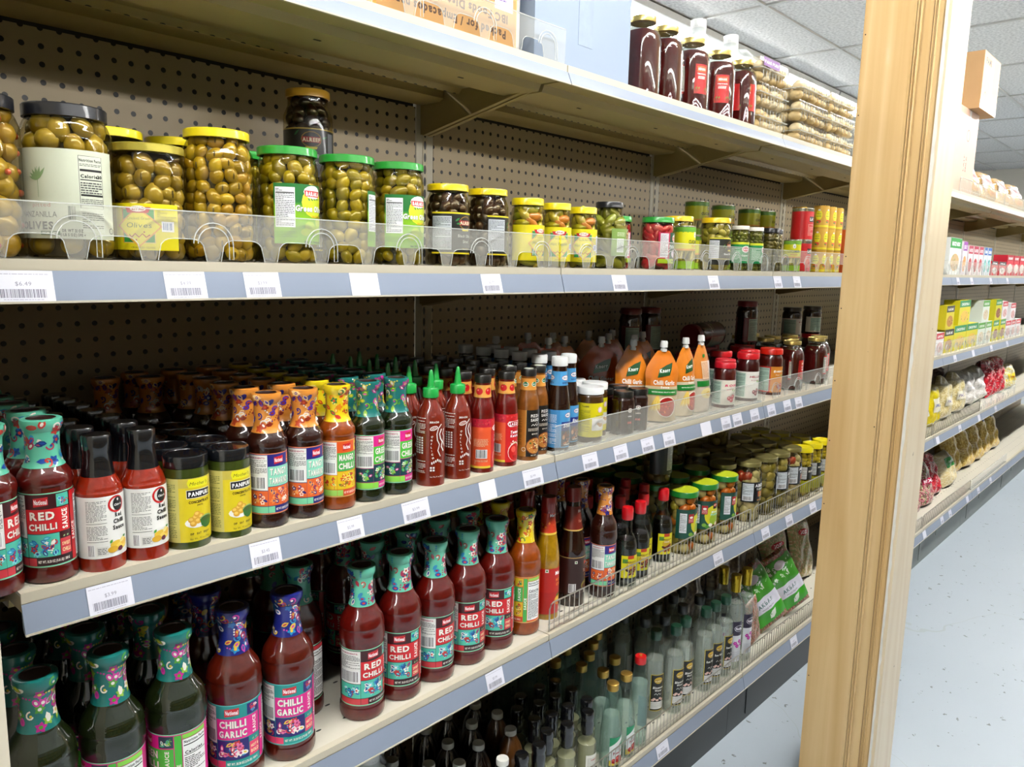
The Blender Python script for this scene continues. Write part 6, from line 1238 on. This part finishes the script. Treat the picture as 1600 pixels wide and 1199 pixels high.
# ---- jugs
JUG = film('milky plastic jug', '#dfe8e8', .55, .3)
def jugm():
    b = MB(); b.lathe(curve([(0, .003), (.062, .003), (.070, .012), (.070, .150), (.066, .178), (.046, .215), (.026, .240), (.019, .250), (.019, .268)], 3), 28, sq=.6)
    b.tube([(.022, 0, .243), (.045, 0, .247), (.066, 0, .235), (.074, 0, .205), (.070, 0, .165), (.060, 0, .150)], .0095, 10)
    for z in (.05, .09, .13): b.tube([(.0712*math.cos(a*PI/12)*1.0, .0712*math.sin(a*PI/12), z) for a in range(24)], .0012, 5, closed=True)
    return b.mesh('jug', [JUG])
CAPW = M1(lambda b: b.lathe([(.020, .262), (.0205, .263), (.0205, .283), (.019, .285), (0, .285)], 24), 'cap', [film('pale jug cap', '#e8ecec', .8)])
proto('jug', 'plastic_jug', 'jug', [('jug_body', jugm()), ('cap', CAPW)])
on('jug', .765, .185, 1, 2.6, 'milky white jug standing behind the tomato paste jars, left', 'plastic jugs'); on('jug', .945, .185, 1, -.5, 'milky white jug behind the puri boxes, right', 'plastic jugs')
on('jug', -.335, .150, 5, .6, 'milky jug at the left of the white-capped bottles', 'plastic jugs')
# ---- top shelf
G = 'tomato paste jars on the top shelf'
MR = {.513: -.35, .642: -.8}
for k, x, l in (('mihback', .308, 'leftmost tomato paste jar on the top shelf, cut by the carton'), ('mihback', .398, 'tomato paste jar on the top shelf showing no label'), ('mih', .513, 'tomato paste jar third from left on the top shelf'), ('mih', .642, 'tomato paste jar fourth from left on the top shelf'), ('mihside', .757, 'rightmost tomato paste jar on the top shelf, barcode showing')):
    on(k, x, .050, 1, MR.get(x, 0), l, G)
A = Art(); A.rect(-148, 3, 148, 346, '#bc8c4c')
for i, (t, w) in enumerate((('Packed for / Empacados para.', 250), ('IBC Foods Distributors', 215), ('Dearborn, MI 484', 165), ('Tel.: (877', 120), ('PRODUCT OF', 130))):
    A.text(t, 128-w/2-(0 if i else 4), 24+i*25, 13, '#4c3018', 1, w=w, rot=PI)
A.rect(96, 62, 140, 120, '#d8cce0'); A.bars(100, 92, 120, 112, '#6c5c9c', None, 31); A.fine(98, 66, 136, 88, '#6c5c9c', 6, 32, .5); A.rect(122, 90, 146, 346, '#c8860c')
boxp('ycart', .30, .26, .35, '#d8a02c', A, 'cardboard_carton', 'carton'); on('ycart', -.262, .025, 1, 0, 'tan and yellow carton with upside-down printed text, top shelf')
boxp('wcart', .028, .26, .40, '#c8c8c4', None, 'cardboard_carton', 'carton'); on('wcart', -.096, .045, 1, 0, 'narrow pale grey carton squeezed beside the yellow carton')
CW = mat('pale blue-white carton', '#8f9fb4', .5, var=.04, scale=4)
def bluec(b): b.box((-.145, 0, 0), (.145, .30, .46), 0)
TAPE = mat('glossy clear tape', '#a3b2c6', .2, coat=1)
proto('bcart', 'cardboard_carton', 'carton', [('carton_body', M1(bluec, 'carton', [CW])), ('tape', M1(lambda b: b.box((-.022, -.0006, .05), (.022, -.0001, .455)), 'tape', [TAPE]))])
on('bcart', .077, .022, 1, 0, 'large pale blue-white carton beside the tomato paste jars, top shelf')
# puri clamshells
CLAM = glass('clear clamshell plastic', '#fbfaf6', 1.4, .06, .95); PUR = vmat('puri shells', .6, .1, .15, 60)
def clam(key, W, D, Hh, seed, art=True):
    b = MB(); R = random.Random(seed); t = .004
    b.prism([(0, .004), (.003, 0), (D-.003, 0), (D, .004), (D+.0, Hh*.5), (D-.004, Hh-.001), (.004, Hh-.001), (0, Hh*.5)][::-1], -W/2, W/2); shell = b.mesh('shell', [CLAM])
    b = MB(); b.box((-W/2-.004, -.004, Hh*.52), (W/2+.004, 0, Hh*.55)); b.box((-W/2-.004, D, Hh*.52), (W/2+.004, D+.004, Hh*.55)); b.box((-W/2-.004, 0, Hh*.52), (-W/2, D, Hh*.55)); b.box((W/2, 0, Hh*.52), (W/2+.004, D, Hh*.55))
    for i in range(int(W/.018)):
        for z in (Hh*.30, Hh*.75): b.tube([(-W/2+.012+i*.018, -.0015, z-.008), (-W/2+.012+i*.018, -.0015, z+.008)], .0009, 5)
    rim = b.mesh('rim', [ACRE])
    b = MB(); nx = int((W-.01)/.034); ny = max(1, int((D-.008)/.034))
    for i in range(nx):
        for j_ in range(ny):
            for kz in range(2):
                q = R.uniform(.0160, .0215); b.blob((-W/2+.020+i*(W-.036)/max(1, nx-1)+R.uniform(-.004, .004), .018+j_*.034+R.uniform(-.003, .004), .0145+kz*.0235+R.uniform(-.001, .001)), (q, q*R.uniform(.8, 1), q*R.uniform(.55, .72)), Matrix.Rotation(R.uniform(-.3, .3), 3, (R.random(), R.random(), .3)).to_euler(), 0, R.choice(['#e6cf9c', '#ecd9ae', '#dfc48c', '#f0e0bc', '#dcbd84']), 10, 7)
    pur = b.mesh('puris', [PUR]); parts = [('shell', shell), ('rim', rim), ('puris', pur, None, None, 'stuff')]
    if art:
        A = Art(); A.rect(-W*480, Hh*600, W*80, Hh*960, '#6c2488'); A.text('PANI PURI', -W*200, Hh*780, 7, '#f0e4f4', 1, w=W*480); parts.append(('label', A.mesh('label', flat(-.0045, 0), PRINT, None, None)))
    proto(key, 'puri_box', 'box', parts)
clam('clamA', .165, .080, .058, 61, True); clam('clamC', .165, .080, .058, 63, False); clam('clamB', .205, .19, .056, 62, False)
for q in range(3): one(('clamC', 'clamC', 'clamA')[q], .868, .012, TOPZ[1]+q*.0590, 0, 'small clear box of puri, %s' % ('bottom of the left stack', 'middle of the left stack', 'top of the left stack, purple label')[q], 'clear puri boxes')
for i, x in enumerate((1.145, 1.372)):
    for q in range(3): one('clamB', x, .014, TOPZ[1]+q*.0570, 0, 'wide clear puri box, %s stack, %s' % (('middle', 'right')[i], ('bottom', 'middle', 'top')[q]), 'clear puri boxes')
# far cartons on the top shelf
A = Art(); A.rect(-150, 2, 150, 238, '#c8a070'); A.text('FAMILY', -40, 205, 26, '#2c241c', 1, w=150); A.rect(-10, 20, 34, 234, '#dcd8d0'); A.text('UP', 90, 40, 14, '#2c241c', 1); A.ring(-80, 60, 16, 4, '#4c3c2c')
boxp('c1', .30, .26, .24, '#c09868', A, 'cardboard_carton', 'carton', m=vmat('kraft board', .7, 0, .06, 8)); A = Art(); A.rect(-225, 2, 225, 358, '#caa892'); A.rect(60, 300, 90, 356, '#e0dcd8'); A.ring(70, 250, 24, 4, '#a83c3c'); A.text('LAIT', 40, 130, 16, '#a84c48', 1, w=70, rot=PI/2); A.text('MILK', 75, 130, 16, '#a84c48', 1, w=70, rot=PI/2)
boxp('c2', .45, .28, .36, '#c8a48c', A, 'cardboard_carton', 'carton', m=MATS['kraft board'])
on('c2', 2.79, .02, 1, 0, 'large tan carton standing on the far top shelf'); one('c1', 2.97, -.02, TOPZ[1]+.3605, .0, 'small brown carton stacked on the large tan carton', tilt=(0, 0))
A = Art(); A.rect(-80, 30, 80, 100, '#b8a49c'); A.text('Tipiak', 0, 76, 16, '#a83858', 1, w=90, slant=.2); A.ell(0, 34, 70, 22, '#d8982c'); A.ell(0, 30, 50, 14, '#c87c24')
bag('bread', .24, .13, .09, '#d8b880', A, 71, 'bread_pack', 'bread', ['#b8904c', '#c8a060', '#a87c3c', '#c0a878'])
for i, (x, z, w) in enumerate(((3.30, 0, 'first'), (3.655, 0, 'second'), (4.01, 0, 'third'), (4.365, 0, 'fourth'))): on('bread', x, .10, 1, -.06+.03*(i % 3), '%s bread pack behind the wire guard, far top shelf' % w, 'bread packs', tilt=(-.45, 0), s=1.35)
# ---- far bays
def fbox(key, W, Hh, D, c1, c2, c3, t, tc='#ffffff', seed=1):
    A = Art(); w = W*500; h = Hh*1000; A.rect(-w+1, 1, w-1, h-1, c1); A.rect(-w+1, h*.72, w-1, h-1, c2); A.text(t, 0, h*.84, h*.10, tc, 1, w=w*1.4)
    A.ell(0, h*.34, w*.75, h*.24, c3); A.flora(-w*.75, h*.14, w*.75, h*.56, [c2, '#e8d8a8', '#8c4c24', c3], 12, seed, 2.6); boxp(key, W, D, Hh, c1, A)
FB = [('f_rice', .21, .165, .06, '#e4e8e4', '#1c8a34', '#c8a878', 'RICE MIX'), ('f_vio', .08, .155, .06, '#e8e0e8', '#8c3c98', '#e89c4c', 'JELLY'), ('f_red', .09, .14, .07, '#e6dcdc', '#a81840', '#b82838', 'DATES'), ('f_blu', .07, .14, .07, '#dce4ec', '#1c5ca8', '#3cb4b0', 'CREAM'), ('f_drk', .17, .075, .07, '#c8202c', '#2c1c24', '#e8e0dc', 'TEA'), ('f_crm', .15, .115, .07, '#c81c34', '#a81028', '#e8dcd4', 'DESSERT'),
      ('f_fal', .15, .11, .05, '#d8c818', '#1c1c14', '#b87c2c', 'FALAFEL MIX'), ('f_yel', .22, .12, .07, '#dcd010', '#1c8a4c', '#e8c04c', 'CHICKPEAS'), ('f_grw', .15, .115, .06, '#dce4d8', '#4c9c2c', '#d8c8a8', 'COUSCOUS'), ('f_brn', .16, .115, .06, '#d8d014', '#2c8a3c', '#8c4020', 'FAVA BEANS'), ('f_wht', .13, .10, .06, '#e8e4e4', '#c82838', '#d8a8a8', 'LENTILS')]
for i, q in enumerate(FB): fbox(*q, seed=80+i)
def frow(sh, z, lst, y=.02, lev=''):
    for i, (k, x, l) in enumerate(lst): one(k, x, y, TOPZ[sh]+z, RJ.uniform(-.03, .03), l, 'packets in the far bays')
frow(2, 0, [('f_rice', 2.86, 'green and white rice box on the far second shelf'), ('f_vio', 3.03, 'narrow violet and white box beside the rice box'), ('f_red', 3.14, 'first crimson date box, far second shelf'), ('f_red', 3.245, 'second crimson date box, far second shelf'), ('f_red', 3.35, 'third crimson date box, far second shelf'), ('f_blu', 3.45, 'narrow blue and white box, left one'), ('f_blu', 3.535, 'narrow blue and white box, right one'),
    ('f_drk', 3.68, 'low dark and red tea box, left one'), ('f_drk', 3.87, 'low dark and red tea box, right one'), ('f_crm', 4.06, 'crimson dessert box, first of four'), ('f_crm', 4.23, 'crimson dessert box, second of four'), ('f_crm', 4.40, 'crimson dessert box, third of four'), ('f_crm', 4.57, 'crimson dessert box, fourth of four')])
frow(3, 0, [('f_wht', 2.76, 'white lentil box, bottom layer beside the post'), ('f_fal', 2.91, 'yellow falafel box, bottom layer'), ('f_yel', 3.11, 'wide yellow chickpea box, bottom layer, left'), ('f_yel', 3.345, 'wide yellow chickpea box, bottom layer, right'), ('f_grw', 3.545, 'green couscous box, bottom layer, left'), ('f_grw', 3.71, 'green couscous box, bottom layer, right'), ('f_brn', 3.885, 'yellow bean box, bottom layer, left'), ('f_brn', 4.06, 'yellow bean box, bottom layer, right'), ('f_wht', 4.215, 'white lentil box, bottom layer, far left'), ('f_wht', 4.36, 'white lentil box, bottom layer, far middle'), ('f_wht', 4.505, 'white lentil box, bottom layer, far right')])
frow(3, .1205, [('f_yel', 3.15, 'wide yellow chickpea box on the upper layer')]); frow(3, .1105, [('f_fal', 2.89, 'yellow falafel box on the upper layer')]); frow(3, .1155, [('f_grw', 3.60, 'green couscous box on the upper layer'), ('f_brn', 3.90, 'yellow bean box on the upper layer'), ('f_wht', 4.07, 'white lentil box on the upper layer')])
frow(3, .1005, [('f_wht', 4.30, 'white lentil box on the upper layer, far end')])
def fbag(key, W, Hh, D, cols, seed, lab=None, tie=None, cr=.006):
    A = None
    if lab: A = Art(); w = W*500; h = Hh*1000; A.rect(-w*.6, h*lab[1], w*.6, h*lab[2], lab[0]); A.text(lab[3], 0, h*(lab[1]+lab[2])/2, h*.07, lab[4], 1, w=w*.9)
    bag(key, W, Hh, D, cols[0], A, seed, 'food_bag', 'bag', cols, cr, tie=tie)
fbag('b_yel', .15, .17, .07, ['#d8c010', '#e0cc20'], 91, ('#e8e4c8', .35, .7, 'SEMOLINA', '#1c3c9c')); fbag('b_pas', .20, .19, .08, ['#d8c890', '#e4d8ac', '#c8b478'], 92, ('#e8e0c8', .3, .5, 'PASTA', '#3c2c7c'), True); fbag('b_wht', .20, .17, .09, ['#d8d4cc', '#c8c4bc', '#e4e0dc'], 93, ('#e8e4e0', .4, .65, 'FLOUR', '#8c5c3c'), None, .012)
fbag('b_brn', .18, .2, .09, ['#6c4c40', '#7c5c50', '#5c4038'], 94, None, True, .012); fbag('b_red', .18, .2, .07, ['#b81830', '#d8202c', '#e0a0a0', '#c8384c', '#8c1c2c'], 95, None, None, .01); fbag('b_ylw', .20, .14, .08, ['#e0d8b0', '#d8c030', '#e8e4d0'], 96, ('#e8cc2c', .3, .6, 'CORN', '#a83c1c'))
fbag('b_can', .16, .19, .06, ['#a84050', '#c87080', '#5c8c4c', '#d8a8a0', '#8c3040', '#d8c8a0'], 97, ('#c81c50', .5, .62, 'MIX', '#ffffff')); fbag('b_snk', .18, .16, .08, ['#e0d0a0', '#d8c48c', '#e8dcb8'], 98, ('#1c8a30', .55, .85, 'SNACK', '#e8f4e0')); fbag('b_mac', .17, .24, .09, ['#d8b050', '#e4c464', '#c89c3c', '#ecd484'], 99, ('#1c2c5c', .78, .95, 'MAC', '#ffffff'), None, .008)
def bags(sh, lst):
    for k, x, y, l, t1, t2 in lst: on(k, x, y, sh, RJ.uniform(-.12, .05), l, 'bags in the far bays', tilt=(t1, t2), s=1.15)
bags(4, [('b_yel', 2.79, .085, 'bright yellow semolina bag beside the post', -.1, 0), ('b_yel', 2.99, .085, 'bright yellow semolina bag, second from the post', -.1, 0), ('b_pas', 3.22, .09, 'cream pasta bag with tied neck, left', -.15, .05), ('b_pas', 3.48, .09, 'cream pasta bag with tied neck, right', -.2, .05), ('b_wht', 3.75, .10, 'white crumpled flour bag, left', -.3, .08), ('b_wht', 4.01, .10, 'white crumpled flour bag, right', -.3, -.08), ('b_brn', 3.45, .28, 'dark brown clear bag behind the pasta', -.12, 0),
    ('b_red', 4.26, .09, 'red patterned sweets bag, left', -.2, 0), ('b_red', 4.50, .09, 'red patterned sweets bag, right', -.2, 0), ('b_ylw', 4.76, .09, 'yellow and white corn bag at the far end', -.2, 0), ('b_brn', 3.85, .29, 'dark brown clear bag behind the flour', -.1, 0)])
bags(5, [('b_can', 2.70, .10, 'pink and green sweets bag at the foot of the post', -.3, .05), ('b_can', 2.92, .10, 'pink and green sweets bag, second one', -.3, .0), ('b_can', 3.14, .10, 'pink and green sweets bag, third one', -.3, .03), ('b_red', 3.39, .12, 'red and white bag lying low on the bottom shelf', -.42, .05), ('b_can', 3.02, .315, 'pink and green sweets bag behind the front three', -.06, .0), ('b_snk', 3.32, .315, 'cream snack bag with green band, back', -.06, .0), ('b_snk', 3.66, .12, 'cream snack bag with green band, front', -.35, -.05), ('b_snk', 3.60, .315, 'cream snack bag with green band, far back', -.06, .0),
    ('b_mac', 3.95, .17, 'clear bag of golden macaroni, first', -.35, .1), ('b_mac', 4.19, .15, 'clear bag of golden macaroni, second', -.4, .1), ('b_mac', 4.43, .15, 'clear bag of golden macaroni, third', -.4, .1), ('b_mac', 4.67, .16, 'clear bag of golden macaroni, fourth', -.3, .05), ('b_mac', 4.91, .16, 'clear bag of golden macaroni, fifth', -.3, .05)])
# ---- price tags
TAGM = vmat('price tag paper', .5, .35)
def tagmesh(price, w=50, blank=False, h=33):
    A = Art(); A.rect(-w/2, 0, w/2, h, '#dcdde8')
    if not blank: 
        A.fine(-w/2+2, h-6, w/2-4, h-2, '#a8a8b8', 2.2, len(price), .35); A.text(price, 0, h*.58, 4.4, '#8c8c9c', 0, w=13); A.bars(-w/2+4, 3, w/2-6, h*.42, '#787888', None, ord(price[-1])+int(w)); A.fine(-w/2+8, 1, w/2-10, 3.4, '#a0a0b0', 1.6, 8, .35)
    return A.mesh('tag', flat(), TAGM, None, None, .00004)
TM = {p: tagmesh(p) for p in ('$6.49', '$4.99', '$3.99', '$2.99', '$5.99', '$3.45', '$1.99')}; TM['blank'] = tagmesh('', blank=True)
SZ = {2: (-.001, -.0125, .21), 3: (-.001, -.0125, .21), 4: (-.001, -.0125, .21), 5: (-.001, -.0125, .21)}
def tags(sh, lst, w):
    for i, (x, p, k) in enumerate(lst):
        o = solo('price_tag', TM[p], None, None, 'price tags', loc=(x, -.0026, TOPZ[sh]-.0440), rz=0); o.rotation_euler = (-.27, RJ.uniform(-.02, .02), 0); o.scale = (k, 1, 1)
        o.location.y = -.0103
        o['label'] = '%s price tag, %s along the %s shelf edge' % ('blank white' if p == 'blank' else 'printed white', N20[i], Q[sh]); o['category'] = 'price tag'
N20 = ['first', 'second', 'third', 'fourth', 'fifth', 'sixth', 'seventh', 'eighth', 'ninth', 'tenth', 'eleventh', 'twelfth', 'thirteenth', 'fourteenth', 'fifteenth', 'sixteenth', 'seventeenth', 'eighteenth', 'nineteenth', 'twentieth', 'twenty-first', 'twenty-second', 'twenty-third', 'twenty-fourth']
tags(2, [(-.890, '$6.49', 1.15), (-.718, '$4.99', 1), (-.617, '$3.99', 1), (-.455, 'blank', 1), (-.191, '$2.99', .95), (.184, '$3.99', 1), (.578, '$1.99', 1), (.939, '$2.99', 1), (1.067, '$3.99', 1), (2.85, '$2.99', 1), (3.1, '$3.99', 1), (3.5, '$1.99', 1), (3.9, '$2.99', 1)], 0)
tags(3, [(-.823, '$3.99', 1), (-.623, '$3.45', .9), (-.483, '$2.99', .9), (-.356, '$3.99', 1.1), (-.191, 'blank', .8), (-.070, '$3.99', 1.1), (.108, '$2.99', 1), (.217, '$5.99', 1), (.322, '$3.99', 1), (.412, '$2.99', 1), (.586, 'blank', 1), (.690, '$3.45', 1), (.754, '$3.99', 1), (.855, '$2.99', 1), (.961, '$3.99', 1), (1.069, '$4.99', 1), (1.150, '$3.99', 1), (2.95, '$2.99', 1), (3.3, 'blank', 1), (3.7, '$3.99', 1), (4.1, '$2.99', 1)], 0)
tags(4, [(-.162, '$5.99', .9), (.698, '$3.99', 1), (.985, '$2.99', 1), (1.152, '$3.99', 1), (1.337, '$3.45', 1), (2.80, 'blank', 1), (3.2, '$3.99', 1), (3.6, 'blank', 1), (4.0, '$2.99', 1)], 0)
tags(5, [(.465, '$3.99', 1.1), (1.271, '$2.99', 1), (2.75, 'blank', 1), (3.05, '$3.99', 1), (3.2, '$2.99', 1), (3.55, 'blank', 1), (3.8, '$1.99', 1), (4.1, '$3.99', 1)], 0)
